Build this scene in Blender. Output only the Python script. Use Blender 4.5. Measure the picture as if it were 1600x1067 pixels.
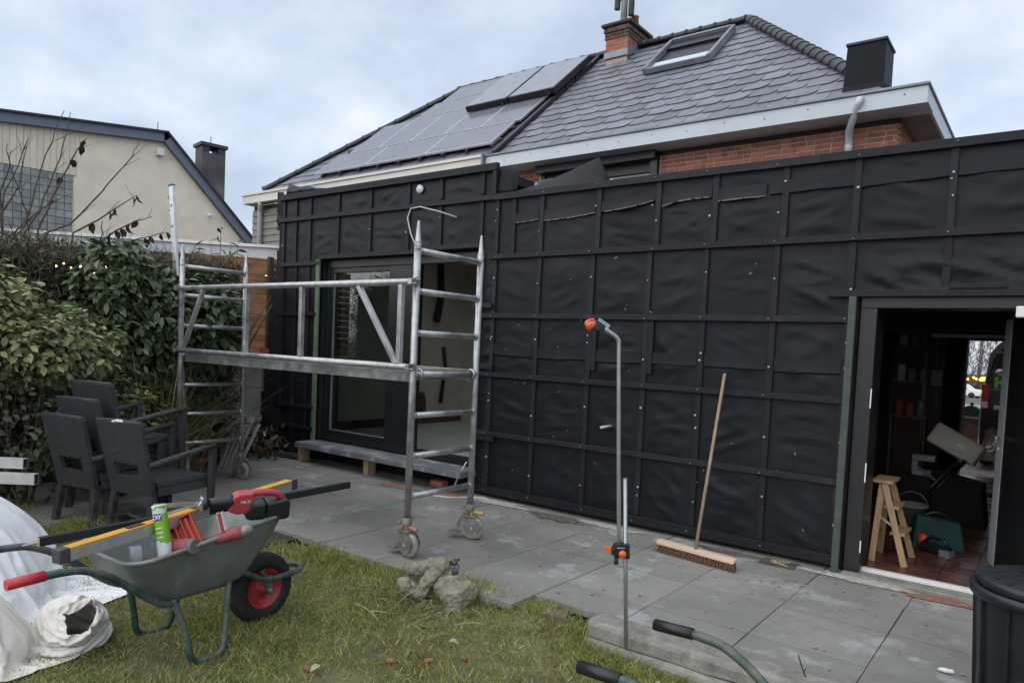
import bpy, math, random
import numpy as np
from mathutils import Vector, Matrix, noise
random.seed(7); RNG = np.random.default_rng(7)
for o in list(bpy.data.objects): bpy.data.objects.remove(o)
SC = bpy.context.scene
COL = SC.collection
rad = math.radians
# ------------------------------------------------------------------ camera, world, sun, exposure
cam = bpy.data.cameras.new('camera'); camo = bpy.data.objects.new('camera', cam); COL.objects.link(camo)
yaw, pitch, roll = rad(37.404), rad(-2.848), rad(2.6536)
f0 = Vector((-math.sin(yaw), math.cos(yaw), 0)); r0 = Vector((math.cos(yaw), math.sin(yaw), 0)); u0 = Vector((0, 0, 1))
fw = f0*math.cos(pitch)+u0*math.sin(pitch); u1 = u0*math.cos(pitch)-f0*math.sin(pitch)
rt = r0*math.cos(roll)+u1*math.sin(roll); up = u1*math.cos(roll)-r0*math.sin(roll)
M = Matrix((rt, up, -fw)).transposed().to_4x4(); M.translation = (0, 0, 1.53)
camo.matrix_world = M
cam.sensor_width = 36; cam.lens = 1113.3/1600*36; cam.shift_y = 66.5/1600; cam.clip_start = .05; cam.clip_end = 2000
SC.camera = camo

SUN_EL, SUN_ROT = rad(48), rad(195)
w = bpy.data.worlds.new("World"); SC.world = w; w.use_nodes = True
nt = w.node_tree; N = nt.nodes; Lk = nt.links; N.clear()
wo = N.new('ShaderNodeOutputWorld'); bg = N.new('ShaderNodeBackground'); bg.inputs['Strength'].default_value = .1
sky = N.new('ShaderNodeTexSky'); sky.sky_type = 'NISHITA'; sky.sun_disc = False; sky.sun_elevation = SUN_EL; sky.sun_rotation = SUN_ROT
tc = N.new('ShaderNodeTexCoord')
sep = N.new('ShaderNodeSeparateXYZ'); Lk.new(tc.outputs['Generated'], sep.inputs[0])
addz = N.new('ShaderNodeMath'); addz.operation = 'ADD'; addz.inputs[1].default_value = .35; Lk.new(sep.outputs['Z'], addz.inputs[0])
mxz = N.new('ShaderNodeMath'); mxz.operation = 'MAXIMUM'; mxz.inputs[1].default_value = .12; Lk.new(addz.outputs[0], mxz.inputs[0])
cmb = N.new('ShaderNodeCombineXYZ')
for i, ax in enumerate('XY'):
    dv = N.new('ShaderNodeMath'); dv.operation = 'DIVIDE'; Lk.new(sep.outputs[ax], dv.inputs[0]); Lk.new(mxz.outputs[0], dv.inputs[1]); Lk.new(dv.outputs[0], cmb.inputs[i])
n1 = N.new('ShaderNodeTexNoise'); n1.inputs['Scale'].default_value = 2.4; n1.inputs['Detail'].default_value = 9; n1.inputs['Roughness'].default_value = .55; n1.inputs['Distortion'].default_value = .12
mp = N.new('ShaderNodeMapping'); mp.inputs['Location'].default_value = (3.4, 1.9, .6); Lk.new(cmb.outputs[0], mp.inputs[0]); Lk.new(mp.outputs[0], n1.inputs['Vector'])
cr = N.new('ShaderNodeValToRGB'); e = cr.color_ramp.elements
e[0].position = .36; e[0].color = (2.75, 3.18, 3.9, 1); e[1].position = .72; e[1].color = (5.4, 5.5, 5.7, 1)
m_ = cr.color_ramp.elements.new(.52); m_.color = (3.65, 4.1, 4.85, 1)
Lk.new(n1.outputs['Fac'], cr.inputs[0])
mix = N.new('ShaderNodeMix'); mix.data_type = 'RGBA'; mix.inputs['Factor'].default_value = .88
Lk.new(sky.outputs[0], mix.inputs['A']); Lk.new(cr.outputs[0], mix.inputs['B'])
Lk.new(mix.outputs['Result'], bg.inputs['Color']); Lk.new(bg.outputs[0], wo.inputs[0])
sl = bpy.data.lights.new('sun', 'SUN'); sl.energy = 1.2; sl.angle = rad(110); sl.color = (1, .95, .88)
so = bpy.data.objects.new('sun', sl); COL.objects.link(so)
az = SUN_ROT
sd = Vector((math.sin(az)*math.cos(SUN_EL), math.cos(az)*math.cos(SUN_EL), math.sin(SUN_EL)))
so.rotation_euler = sd.to_track_quat('Z', 'Y').to_euler()
SC.view_settings.view_transform = 'Standard'; SC.view_settings.look = 'None'; SC.view_settings.gamma = 1; SC.view_settings.exposure = 1.05
SC.render.engine = 'CYCLES'; SC.cycles.max_bounces = 6; SC.cycles.transparent_max_bounces = 8

# ------------------------------------------------------------------ materials
MATS = {}
def srgb(r, g, b):
    f = lambda c: (c/255)/12.92 if c/255 <= .04045 else ((c/255+.055)/1.055)**2.4
    return (f(r), f(g), f(b))
def mat(name, col, rough=.6, metal=0, var=.15, scale=6, bump=0, bscale=60, coord='Object', rand=0, dirt=None, spec=.5, wave=None, brough=0, detail=5, stretch=None):
    if name in MATS: return MATS[name]
    m = bpy.data.materials.new(name); m.use_nodes = True; t = m.node_tree; n = t.nodes; l = t.links
    p = n['Principled BSDF']; p.inputs['Roughness'].default_value = rough; p.inputs['Metallic'].default_value = metal
    p.inputs['Specular IOR Level'].default_value = spec
    if coord == 'World':
        g = n.new('ShaderNodeNewGeometry'); vec = g.outputs['Position']
    else:
        g = n.new('ShaderNodeTexCoord'); vec = g.outputs['Object']
    if stretch:
        mpn = n.new('ShaderNodeMapping'); mpn.inputs['Scale'].default_value = stretch; l.new(vec, mpn.inputs[0]); vec = mpn.outputs[0]
    if rand:
        oi = n.new('ShaderNodeObjectInfo'); ad = n.new('ShaderNodeVectorMath'); ad.operation = 'ADD'; l.new(vec, ad.inputs[0])
        sc_ = n.new('ShaderNodeVectorMath'); sc_.operation = 'SCALE'; sc_.inputs['Scale'].default_value = 37; l.new(oi.outputs['Random'], sc_.inputs[0]); l.new(sc_.outputs[0], ad.inputs[1])
        if coord != 'World': vec = ad.outputs[0]
    nz = n.new('ShaderNodeTexNoise'); nz.inputs['Scale'].default_value = scale; nz.inputs['Detail'].default_value = detail; nz.inputs['Roughness'].default_value = .6; l.new(vec, nz.inputs['Vector'])
    mr = n.new('ShaderNodeMapRange'); mr.inputs['From Min'].default_value = .3; mr.inputs['From Max'].default_value = .7; l.new(nz.outputs['Fac'], mr.inputs['Value'])
    mx = n.new('ShaderNodeMix'); mx.data_type = 'RGBA'; l.new(mr.outputs[0], mx.inputs['Factor'])
    mx.inputs['A'].default_value = tuple(c*(1-var) for c in col)+(1,); mx.inputs['B'].default_value = tuple(min(1, c*(1+var)) for c in col)+(1,)
    out = mx.outputs['Result']
    if rand:
        mm = n.new('ShaderNodeMapRange'); mm.inputs['To Min'].default_value = 1-rand; mm.inputs['To Max'].default_value = 1+rand; l.new(oi.outputs['Random'], mm.inputs['Value'])
        hs = n.new('ShaderNodeHueSaturation'); l.new(mm.outputs[0], hs.inputs['Value']); l.new(out, hs.inputs['Color']); out = hs.outputs[0]
    for d in (dirt or []):
        dc, ds, t0, t1, amt = d[:5]
        dn = n.new('ShaderNodeTexNoise'); dn.inputs['Scale'].default_value = ds; dn.inputs['Detail'].default_value = 8; dn.inputs['Roughness'].default_value = .65; l.new(vec, dn.inputs['Vector'])
        dr = n.new('ShaderNodeMapRange'); dr.inputs['From Min'].default_value = t0; dr.inputs['From Max'].default_value = t1; dr.inputs['To Max'].default_value = amt; l.new(dn.outputs['Fac'], dr.inputs['Value'])
        dm = n.new('ShaderNodeMix'); dm.data_type = 'RGBA'; l.new(dr.outputs[0], dm.inputs['Factor']); l.new(out, dm.inputs['A']); dm.inputs['B'].default_value = tuple(dc)+(1,); out = dm.outputs['Result']
    l.new(out, p.inputs['Base Color'])
    if brough:
        rr = n.new('ShaderNodeMapRange'); rr.inputs['From Min'].default_value = .35; rr.inputs['From Max'].default_value = .65; rr.inputs['To Min'].default_value = rough-brough; rr.inputs['To Max'].default_value = rough+brough
        rn = n.new('ShaderNodeTexNoise'); rn.inputs['Scale'].default_value = scale*.5; rn.inputs['Detail'].default_value = 6; l.new(vec, rn.inputs['Vector']); l.new(rn.outputs['Fac'], rr.inputs['Value']); l.new(rr.outputs[0], p.inputs['Roughness'])
    if bump or wave:
        b = n.new('ShaderNodeBump'); b.inputs['Strength'].default_value = bump if bump else wave[1]; b.inputs['Distance'].default_value = .01
        if wave:
            w1 = n.new('ShaderNodeTexWave'); w1.inputs['Scale'].default_value = wave[0]; w1.bands_direction = 'X'; l.new(vec, w1.inputs['Vector'])
            w2 = n.new('ShaderNodeTexWave'); w2.inputs['Scale'].default_value = wave[0]; w2.bands_direction = 'Z'; l.new(vec, w2.inputs['Vector'])
            w3 = n.new('ShaderNodeMath'); w3.operation = 'MULTIPLY'; l.new(w1.outputs['Fac'], w3.inputs[0]); l.new(w2.outputs['Fac'], w3.inputs[1]); l.new(w3.outputs[0], b.inputs['Height'])
        else:
            bn = n.new('ShaderNodeTexNoise'); bn.inputs['Scale'].default_value = bscale; bn.inputs['Detail'].default_value = 5; l.new(vec, bn.inputs['Vector']); l.new(bn.outputs['Fac'], b.inputs['Height'])
        l.new(b.outputs[0], p.inputs['Normal'])
    MATS[name] = m
    return m
def emit(name, col, s):
    m = bpy.data.materials.new(name); m.use_nodes = True; p = m.node_tree.nodes['Principled BSDF']
    p.inputs['Base Color'].default_value = tuple(col)+(1,); p.inputs['Emission Color'].default_value = tuple(col)+(1,); p.inputs['Emission Strength'].default_value = s
    return m
def vcol(name, rough=.5, spec=.4, trans=0):
    m = bpy.data.materials.new(name); m.use_nodes = True; t = m.node_tree; n = t.nodes; p = n['Principled BSDF']
    a = n.new('ShaderNodeAttribute'); a.attribute_name = 'tint'; t.links.new(a.outputs['Color'], p.inputs['Base Color'])
    p.inputs['Roughness'].default_value = rough; p.inputs['Specular IOR Level'].default_value = spec
    if trans:
        tr = n.new('ShaderNodeBsdfTranslucent'); t.links.new(a.outputs['Color'], tr.inputs['Color'])
        ms = n.new('ShaderNodeMixShader'); ms.inputs[0].default_value = trans
        t.links.new(p.outputs[0], ms.inputs[1]); t.links.new(tr.outputs[0], ms.inputs[2]); t.links.new(ms.outputs[0], n['Material Output'].inputs[0])
    return m
def glassmat(name, tint=(.62, .67, .65), ior=1.5):
    m = bpy.data.materials.new(name); m.use_nodes = True; t = m.node_tree; n = t.nodes; n.remove(n['Principled BSDF'])
    fr = n.new('ShaderNodeFresnel'); ge = n.new('ShaderNodeNewGeometry'); mi = n.new('ShaderNodeMapRange'); mi.inputs['To Min'].default_value = ior; mi.inputs['To Max'].default_value = 1/ior; t.links.new(ge.outputs['Backfacing'], mi.inputs['Value']); t.links.new(mi.outputs[0], fr.inputs[0]); ml = n.new('ShaderNodeMath'); ml.operation = 'MULTIPLY'; ml.inputs[1].default_value = 1.7; ml.use_clamp = True; t.links.new(fr.outputs[0], ml.inputs[0])
    tr = n.new('ShaderNodeBsdfTransparent'); tr.inputs[0].default_value = tuple(tint)+(1,); gl = n.new('ShaderNodeBsdfGlossy'); gl.inputs['Roughness'].default_value = .01
    ms = n.new('ShaderNodeMixShader'); t.links.new(ml.outputs[0], ms.inputs[0]); t.links.new(tr.outputs[0], ms.inputs[1]); t.links.new(gl.outputs[0], ms.inputs[2]); t.links.new(ms.outputs[0], n['Material Output'].inputs[0])
    return m

BLK = mat('black_membrane', (.0062, .0078, .0125), .54, var=.28, scale=3, bump=.12, bscale=160, spec=.27, brough=.08, dirt=[((.035, .036, .04), 7, .62, .8, .35)])
BAT = mat('black_batten', (.011, .0125, .016), .6, var=.35, scale=14, bump=.12, bscale=90, rand=.25, spec=.3, stretch=(1, 1, 1), dirt=[((.075, .06, .052), 5, .6, .76, .5)])
DARK = mat('void_black', (.006, .006, .007), .85)
FRAMEB = mat('anthracite_frame', (.011, .012, .014), .4, var=.2)
ALU = mat('galvanised_tube', (.42, .43, .44), .42, .75, var=.25, scale=14, bump=.1, bscale=90, brough=.12, dirt=[((.55, .54, .5), 22, .62, .7, .6), ((.13, .12, .11), 11, .66, .75, .5)])
ALUB = mat('bright_aluminium', (.6, .61, .62), .38, .8, var=.12, scale=20)
PATIO = mat('wet_concrete_slab', (.22, .22, .205), .58, var=.22, scale=1.3, bump=.12, bscale=120, coord='World', rand=.12, brough=.22, detail=9,
            dirt=[((.40, .41, .42), 2.3, .56, .62, .5), ((.34, .34, .335), 6.5, .59, .66, .35), ((.11, .10, .085), 2.6, .57, .7, .6), ((.42, .42, .41), 23, .69, .75, .7), ((.3, .26, .22), 4.3, .62, .75, .5)])
JOINT = mat('joint_dirt', (.035, .033, .03), .9)
CONC = mat('weathered_concrete', (.22, .215, .19), .85, var=.3, scale=9, bump=.5, bscale=45, dirt=[((.10, .10, .075), 5, .5, .65, .7), ((.42, .41, .36), 30, .6, .7, .6)])
PANEL = mat('concrete_fence_panel', (.24, .235, .215), .8, var=.18, scale=2.5, bump=.15, bscale=50, dirt=[((.13, .125, .11), 2, .5, .7, .6)])
BRICK = mat('red_brick', (.33, .125, .085), .85, var=.3, scale=18, bump=.4, bscale=70, rand=.28, dirt=[((.42, .30, .25), 12, .58, .72, .5)])
BRICKD = mat('sooty_brick', (.11, .058, .048), .88, var=.35, scale=18, bump=.4, bscale=70, rand=.3)
MORTAR = mat('mortar', (.46, .38, .32), .95, var=.2, scale=25, bump=.4, bscale=80)
SLATE = mat('grey_slate', (.155, .165, .19), .46, var=.18, scale=7, bump=.2, bscale=35, rand=.22, spec=.5, brough=.06, dirt=[((.1, .09, .075), 3, .56, .7, .75), ((.24, .24, .22), 19, .66, .73, .6)])
RIDGE = mat('ridge_tile', (.05, .053, .058), .6, var=.2, scale=20, bump=.3, rand=.15)
ZINC = mat('zinc_grey', (.2, .22, .25), .5, .3, var=.2, scale=5)
LEAD = mat('dark_lead', (.04, .043, .05), .55, .2, var=.3, scale=6)
WHITEF = mat('white_fascia', (.5, .56, .6), .45, var=.06, scale=2)
CREAM = mat('cream_gutter', (.62, .6, .55), .5, var=.08, scale=3)
PVC = mat('pale_pvc', (.5, .53, .56), .35, var=.06)
SIDING = mat('taupe_siding', (.2, .185, .17), .6, var=.1, scale=3, rand=.06)
RENDERW = mat('cream_render', (.78, .70, .57), .9, var=.08, scale=1.5, bump=.9, bscale=9, dirt=[((.62, .54, .43), .7, .5, .75, .7), ((.45, .4, .33), 2.2, .62, .8, .5)])
BOARDS = mat('cream_boards', (.66, .59, .48), .7, var=.08, scale=4, rand=.05)
TRIM = mat('blue_grey_trim', (.13, .155, .21), .45, var=.1)
GLB = mat('glass_block', (.19, .215, .21), .15, var=.3, scale=8, rand=.3, spec=.7, bump=.2, bscale=9)
WOODP = mat('pale_wood', (.42, .27, .15), .6, var=.2, scale=5, stretch=(6, 6, 1), bump=.1)
WOODO = mat('orange_boards', (.42, .21, .10), .7, var=.35, scale=4, rand=.2, stretch=(1, 1, 4), bump=.15)
GREENP = mat('green_treated_post', (.10, .17, .09), .7, var=.25, scale=10, bump=.15)
GREEND = mat('dull_green_post', (.052, .07, .06), .7, var=.25, scale=10, bump=.15)
STONE = mat('bluestone', (.15, .16, .18), .6, var=.3, scale=5, bump=.25, bscale=60, dirt=[((.36, .36, .38), 5, .52, .64, .8)])
RATT = mat('dark_rattan', (.05, .053, .057), .5, var=.25, scale=20, wave=(30, 1.0), spec=.5, dirt=[((.1, .1, .1), 40, .6, .75, .35)])
GREENT = mat('green_paint', (.026, .07, .056), .5, var=.35, scale=12, bump=.15, bscale=60, dirt=[((.15, .13, .11), 6, .46, .64, .85), ((.2, .1, .06), 17, .62, .72, .6)])
TRAYM = mat('galvanised_tray', (.2, .225, .225), .5, .35, var=.2, scale=5, bump=.12, bscale=14, dirt=[((.15, .125, .10), 3.5, .52, .68, .6), ((.42, .43, .42), 11, .62, .70, .6), ((.08, .075, .065), 1.7, .56, .7, .5)])
MUD = mat('dried_mud', (.11, .085, .062), .95, var=.35, scale=9, bump=.8, bscale=25)
RUB = mat('tyre_rubber', (.013, .013, .014), .75, var=.3, scale=20, bump=.15, dirt=[((.08, .07, .055), 8, .58, .72, .6)])
RED = mat('red_paint', (.36, .03, .035), .45, var=.2, scale=10, dirt=[((.16, .06, .05), 7, .55, .7, .6)])
REDG = mat('red_grip', (.5, .03, .05), .4, var=.1)
TOOLR = mat('tool_red', (.36, .045, .05), .42, var=.12, dirt=[((.3, .13, .12), 14, .6, .75, .5)])
ORNG = mat('orange_plastic', (.55, .07, .02), .45, var=.1)
REDO = mat('orange_red_case', (.42, .045, .016), .5, var=.15)
BPL = mat('black_plastic', (.014, .015, .017), .38, var=.2, bump=.06, bscale=150)
BINM = mat('bin_plastic', (.012, .014, .019), .42, var=.3, scale=4, bump=.05, dirt=[((.05, .055, .065), 6, .55, .75, .5)])
YEL = mat('yellow_paint', (.62, .31, .025), .42, var=.1, dirt=[((.28, .16, .05), 12, .6, .72, .5)])
WHT = mat('white_paint', (.7, .7, .7), .5, var=.05)
SACK = mat('white_woven_sack', (.86, .87, .89), .5, var=.04, scale=4, wave=(120, .2), dirt=[((.6, .6, .6), 3, .6, .8, .5)])
SACK2 = mat('off_white_sack', (.74, .71, .65), .6, var=.08, scale=7, wave=(120, .3), dirt=[((.42, .33, .24), 5, .58, .75, .6)])
STAT = mat('weathered_stone', (.22, .2, .15), .95, var=.35, scale=14, bump=.9, bscale=55, dirt=[((.36, .33, .25), 26, .58, .68, .7), ((.06, .06, .04), 7, .55, .7, .7)])
TERR = mat('terracotta', (.3, .1, .06), .8, var=.2, bump=.2)
BRIS = mat('bristle_brown', (.13, .075, .05), .9, var=.4, scale=40, stretch=(30, 30, 1))
BROOMW = mat('broom_wood', (.55, .43, .31), .6, var=.12, scale=6)
HANDW = mat('handle_wood', (.29, .2, .14), .6, var=.2, scale=4, stretch=(8, 8, 1))
CASTM = mat('castor_steel', (.2, .19, .165), .6, .4, var=.35, scale=15, bump=.4, bscale=60, dirt=[((.33, .31, .27), 14, .5, .65, .7), ((.12, .06, .03), 9, .62, .75, .6)])
CASTW = mat('castor_wheel', (.32, .31, .27), .7, var=.3, scale=14, dirt=[((.12, .11, .1), 9, .5, .65, .6)])
BARK = mat('bark', (.07, .055, .042), .9, var=.3, scale=20, bump=.4)
SOIL = mat('soil', (.045, .038, .026), .95, var=.4, scale=6, bump=.7, bscale=30, coord='World')
SOILG = mat('lawn_soil', (.11, .105, .05), .95, var=.45, scale=5, bump=.6, bscale=60, coord='World')
QTILE = mat('red_quarry_tile', (.13, .052, .037), .3, var=.4, scale=4, brough=.15, rand=.2, dirt=[((.16, .13, .12), 6, .58, .7, .6)])
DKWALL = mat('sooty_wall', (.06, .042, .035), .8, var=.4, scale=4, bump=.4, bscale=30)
PLAST = mat('raw_plaster', (.55, .5, .44), .9, var=.15, scale=2)
SCREED = mat('pale_screed', (.5, .5, .46), .5, var=.12, scale=2)
CARD = mat('card_board', (.6, .56, .51), .8, var=.1, scale=4)
ROAD = mat('asphalt', (.09, .085, .085), .8, var=.2, scale=3, bump=.2, coord='World')
DRIVE = mat('driveway_paving', (.3, .25, .23), .8, var=.2, scale=2, coord='World')
PVP = mat('solar_cells', (.15, .158, .18), .16, var=.12, scale=2, spec=1.0)
PANE = glassmat('window_glass')
def white_txt(): return mat('white_print', (.75, .75, .77), .5, var=.02)

# ------------------------------------------------------------------ mesh builder
class MB:
    def __init__(s): s.v = []; s.f = []; s.m = []; s.s = []
    def add(s, vs, fs, m=0, sm=False):
        b = len(s.v); s.v += [tuple(v) for v in vs]
        for f in fs: s.f.append(tuple(i+b for i in f)); s.m.append(m); s.s.append(sm)
        return s
    def box(s, x0, x1, y0, y1, z0, z1, m=0):
        return s.hexa([(x0, y0, z0), (x1, y0, z0), (x1, y1, z0), (x0, y1, z0), (x0, y0, z1), (x1, y0, z1), (x1, y1, z1), (x0, y1, z1)], m)
    def hexa(s, vs, m=0):
        return s.add(vs, [(3, 2, 1, 0), (4, 5, 6, 7), (0, 1, 5, 4), (1, 2, 6, 5), (2, 3, 7, 6), (3, 0, 4, 7)], m)
    def bar(s, p0, p1, w, h, upv=(0, 0, 1), m=0):
        p0 = Vector(p0); p1 = Vector(p1); d = (p1-p0).normalized(); a = d.cross(Vector(upv)).normalized(); b = a.cross(d).normalized()
        a = a*w/2; b = b*h/2
        return s.hexa([p0-a-b, p0+a-b, p0+a+b, p0-a+b, p1-a-b, p1+a-b, p1+a+b, p1-a+b], m)
    def tube(s, pts, r, seg=10, m=0, caps=True, closed=False):
        pts = [Vector(p) for p in pts]; n = len(pts); rs = r if isinstance(r, (list, tuple)) else [r]*n
        d0 = (pts[1]-pts[0]).normalized(); ref = Vector((0, 0, 1)) if abs(d0.z) < .9 else Vector((1, 0, 0))
        a = d0.cross(ref).normalized(); vs = []
        for i, p in enumerate(pts):
            if closed: d = (pts[(i+1) % n]-pts[i-1]).normalized()
            else: d = (pts[min(i+1, n-1)]-pts[max(i-1, 0)]).normalized()
            a = (a-d*a.dot(d)).normalized(); b = d.cross(a)
            for k in range(seg):
                t = 2*math.pi*k/seg; vs.append(p+(a*math.cos(t)+b*math.sin(t))*rs[i])
        fs = []
        for i in range(n if closed else n-1):
            for k in range(seg):
                i2 = (i+1) % n; fs.append((i*seg+k, i*seg+(k+1) % seg, i2*seg+(k+1) % seg, i2*seg+k))
        s.add(vs, fs, m, True)
        if caps and not closed:
            b0 = len(s.v)-n*seg
            s.f.append(tuple(b0+k for k in reversed(range(seg)))); s.m.append(m); s.s.append(False)
            s.f.append(tuple(b0+(n-1)*seg+k for k in range(seg))); s.m.append(m); s.s.append(False)
        return s
    def lathe(s, prof, seg=32, c=(0, 0, 0), m=0, axis='Z', sm=True):
        vs = []
        for r, z in prof:
            for k in range(seg):
                t = 2*math.pi*k/seg; x, y = r*math.cos(t), r*math.sin(t)
                v = {'Z': (x, y, z), 'X': (z, x, y), 'Y': (y, z, x)}[axis]; vs.append((v[0]+c[0], v[1]+c[1], v[2]+c[2]))
        fs = []
        for i in range(len(prof)-1):
            for k in range(seg): fs.append((i*seg+k, i*seg+(k+1) % seg, (i+1)*seg+(k+1) % seg, (i+1)*seg+k))
        s.add(vs, fs, m, sm); return s
    def prism(s, poly, fn, t0, t1, m=0):
        n = len(poly); vs = [fn(p[0], p[1], t0) for p in poly]+[fn(p[0], p[1], t1) for p in poly]
        fs = [tuple(reversed(range(n))), tuple(range(n, 2*n))]+[(i, (i+1) % n, n+(i+1) % n, n+i) for i in range(n)]
        return s.add(vs, fs, m)
    def sphere(s, c, r, sc=(1, 1, 1), seg=12, rings=8, m=0):
        vs = []; 
        for i in range(1, rings):
            t = math.pi*i/rings
            for k in range(seg):
                p = 2*math.pi*k/seg; vs.append((c[0]+r*sc[0]*math.sin(t)*math.cos(p), c[1]+r*sc[1]*math.sin(t)*math.sin(p), c[2]+r*sc[2]*math.cos(t)))
        vs += [(c[0], c[1], c[2]+r*sc[2]), (c[0], c[1], c[2]-r*sc[2])]; T = len(vs)-2; fs = []
        for i in range(rings-2):
            for k in range(seg): fs.append((i*seg+k, (i+1)*seg+k, (i+1)*seg+(k+1) % seg, i*seg+(k+1) % seg))
        for k in range(seg): fs.append((T, k, (k+1) % seg)); fs.append((T+1, (rings-2)*seg+(k+1) % seg, (rings-2)*seg+k))
        return s.add(vs, fs, m, True)
    def mesh(s, name, mats):
        me = bpy.data.meshes.new(name); me.from_pydata(s.v, [], s.f)
        for x in (mats if isinstance(mats, (list, tuple)) else [mats]): me.materials.append(x)
        me.polygons.foreach_set('material_index', s.m); me.polygons.foreach_set('use_smooth', s.s); me.update(); return me
    def build(s, name, mats, parent=None, bevel=0, loc=None, subs=0):
        return put(name, s.mesh(name, mats), parent, bevel, loc, subs)
def put(name, me, parent=None, bevel=0, loc=None, subs=0):
    o = bpy.data.objects.new(name, me); COL.objects.link(o)
    if parent: o.parent = parent
    if loc is not None: o.location = loc
    if bevel:
        b = o.modifiers.new('Bevel', 'BEVEL'); b.width = bevel; b.segments = 2; b.limit_method = 'ANGLE'; b.angle_limit = rad(40)
    if subs:
        b = o.modifiers.new('Subdivision', 'SUBSURF'); b.levels = subs; b.render_levels = subs
    return o
def thing(name, label, cat, loc=(0, 0, 0), rz=0, group=None):
    o = bpy.data.objects.new(name, None); COL.objects.link(o); o.location = loc; o.rotation_euler = (0, 0, rz); o.empty_display_size = .1
    o['label'] = label; o['category'] = cat
    if group: o['group'] = group
    return o
def tag(o, label=None, cat=None, group=None, kind=None):
    if label: o['label'] = label
    if cat: o['category'] = cat
    if group: o['group'] = group
    if kind: o['kind'] = kind
    return o
def stuff(o): o['kind'] = 'stuff'; return o
def struct(o, label=None): 
    o['kind'] = 'structure'
    if label: o['label'] = label
    return o
def dup(root, loc, rz, label, group=None):
    def cp(o, par):
        c = o.copy(); COL.objects.link(c); c.parent = par
        for ch in [x for x in bpy.data.objects if x.parent == o]: cp(ch, c)
        return c
    r = cp(root, None); r.location = loc; r.rotation_euler = (0, 0, rz); r['label'] = label
    if group: r['group'] = group
    return r
def rot_arc(c, r, a0, a1, n, plane='xz'):
    out = []
    for i in range(n+1):
        a = rad(a0+(a1-a0)*i/n)
        out.append((c[0]+r*math.cos(a), c[1], c[2]+r*math.sin(a)) if plane == 'xz' else (c[0], c[1]+r*math.cos(a), c[2]+r*math.sin(a)))
    return out
def bez(p0, p1, p2, n=8):
    p0, p1, p2 = Vector(p0), Vector(p1), Vector(p2)
    return [p0*(1-t)**2+p1*2*t*(1-t)+p2*t*t for t in [i/n for i in range(n+1)]]
def text(name, body, size, matx, parent, loc, rot, extr=.001):
    c = bpy.data.curves.new(name, 'FONT'); c.body = body; c.size = size; c.extrude = extr; c.align_x = 'CENTER'; c.align_y = 'CENTER'; c.materials.append(matx)
    q = bpy.data.objects.new('tmp', c); me = bpy.data.meshes.new_from_object(q); bpy.data.objects.remove(q); me.name = name
    o = bpy.data.objects.new(name, me); COL.objects.link(o); o.parent = parent; o.location = loc; o.rotation_euler = rot; return o
# ================================================================== SETTING
def nz(x, y, z=0.): return noise.noise(Vector((x, y, z)))
def fbm(x, y, z=0., o=4): return noise.fractal(Vector((x, y, z)), 1.0, 2.0, o)
g = MB(); gp = [(-900, -.32), (20, -.32), (120, -2.0), (900, -3.0)]
g.add([(sx*900, y, z) for y, z in gp for sx in (-1, 1)], [(2*i, 2*i+1, 2*i+3, 2*i+2) for i in range(3)]); struct(g.build('ground', SOIL))
# lawn
EDGE = [(-9, 2.0), (-6.8, 2.25), (-5.7, 2.5), (-5.0, 3.0), (-4.57, 3.22), (-4.17, 3.28), (-3.8, 3.33), (-3.54, 3.38), (-3.02, 3.5), (-2.66, 3.52), (-2.5, 3.52), (-2.42, 3.57), (-2.02, 3.585), (-1.99, 3.40), (-.7, 3.40), (2.5, 3.42)]
EX = [p[0] for p in EDGE]; EY = [p[1] for p in EDGE]
def edge_y(x): return float(np.interp(x, EX, EY))
def lawn_z(x, y):
    d = edge_y(x)-y; k = min(1, max(0, d/.7)); k = k*k*(3-2*k)
    base = -.035 if x < -2.3 else -.035-.09*min(1, (x+2.3)/.3)
    return base*(1-k)-.105*k+.018*fbm(x*1.7, y*1.7, 3)+.006*nz(x*9, y*9)
xs = np.arange(-9, 2.51, .06); ys = np.arange(-3, 3.71, .06)
vs = []; idx = {}; fs = []
for i, x in enumerate(xs):
    for j, y in enumerate(ys):
        if y <= edge_y(x)+.07: idx[(i, j)] = len(vs); vs.append((x, y, lawn_z(x, min(y, edge_y(x)))))
for (i, j) in idx:
    q = [(i, j), (i+1, j), (i+1, j+1), (i, j+1)]
    if all(k in idx for k in q): fs.append(tuple(idx[k] for k in q))
l = MB(); l.add(vs, fs, 0, True); struct(l.build('lawn', SOILG))
# patio: sub base and slabs
p = bpy.data.objects.new('patio', None); COL.objects.link(p); p['kind'] = 'structure'; patio = p
b = MB(); b.add([(-4.6, 3.42, -.022), (-2.52, 3.42, -.022), (-2.52, 5.9, -.022), (-4.6, 5.9, -.022)], [(0, 1, 2, 3)]); b.add([(-2.52, 3.62, -.022), (2.6, 3.62, -.022), (2.6, 5.9, -.022), (-2.52, 5.9, -.022)], [(0, 1, 2, 3)])
b.add([(-8.4, 2.3, -.022), (-4.6, 2.3, -.022), (-4.6, 5.9, -.022), (-8.4, 5.9, -.022)], [(0, 1, 2, 3)]); b.build('slab_bed', JOINT, patio)
s = MB(); s.box(-.3018, .3018, -.2893, .2893, -.04, 0); slab = s.mesh('paving_slab', PATIO); s = MB(); s.box(-.3018, .3018, -.05, .2893, -.04, 0); cutslab = s.mesh('paving_slab', PATIO)
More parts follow.
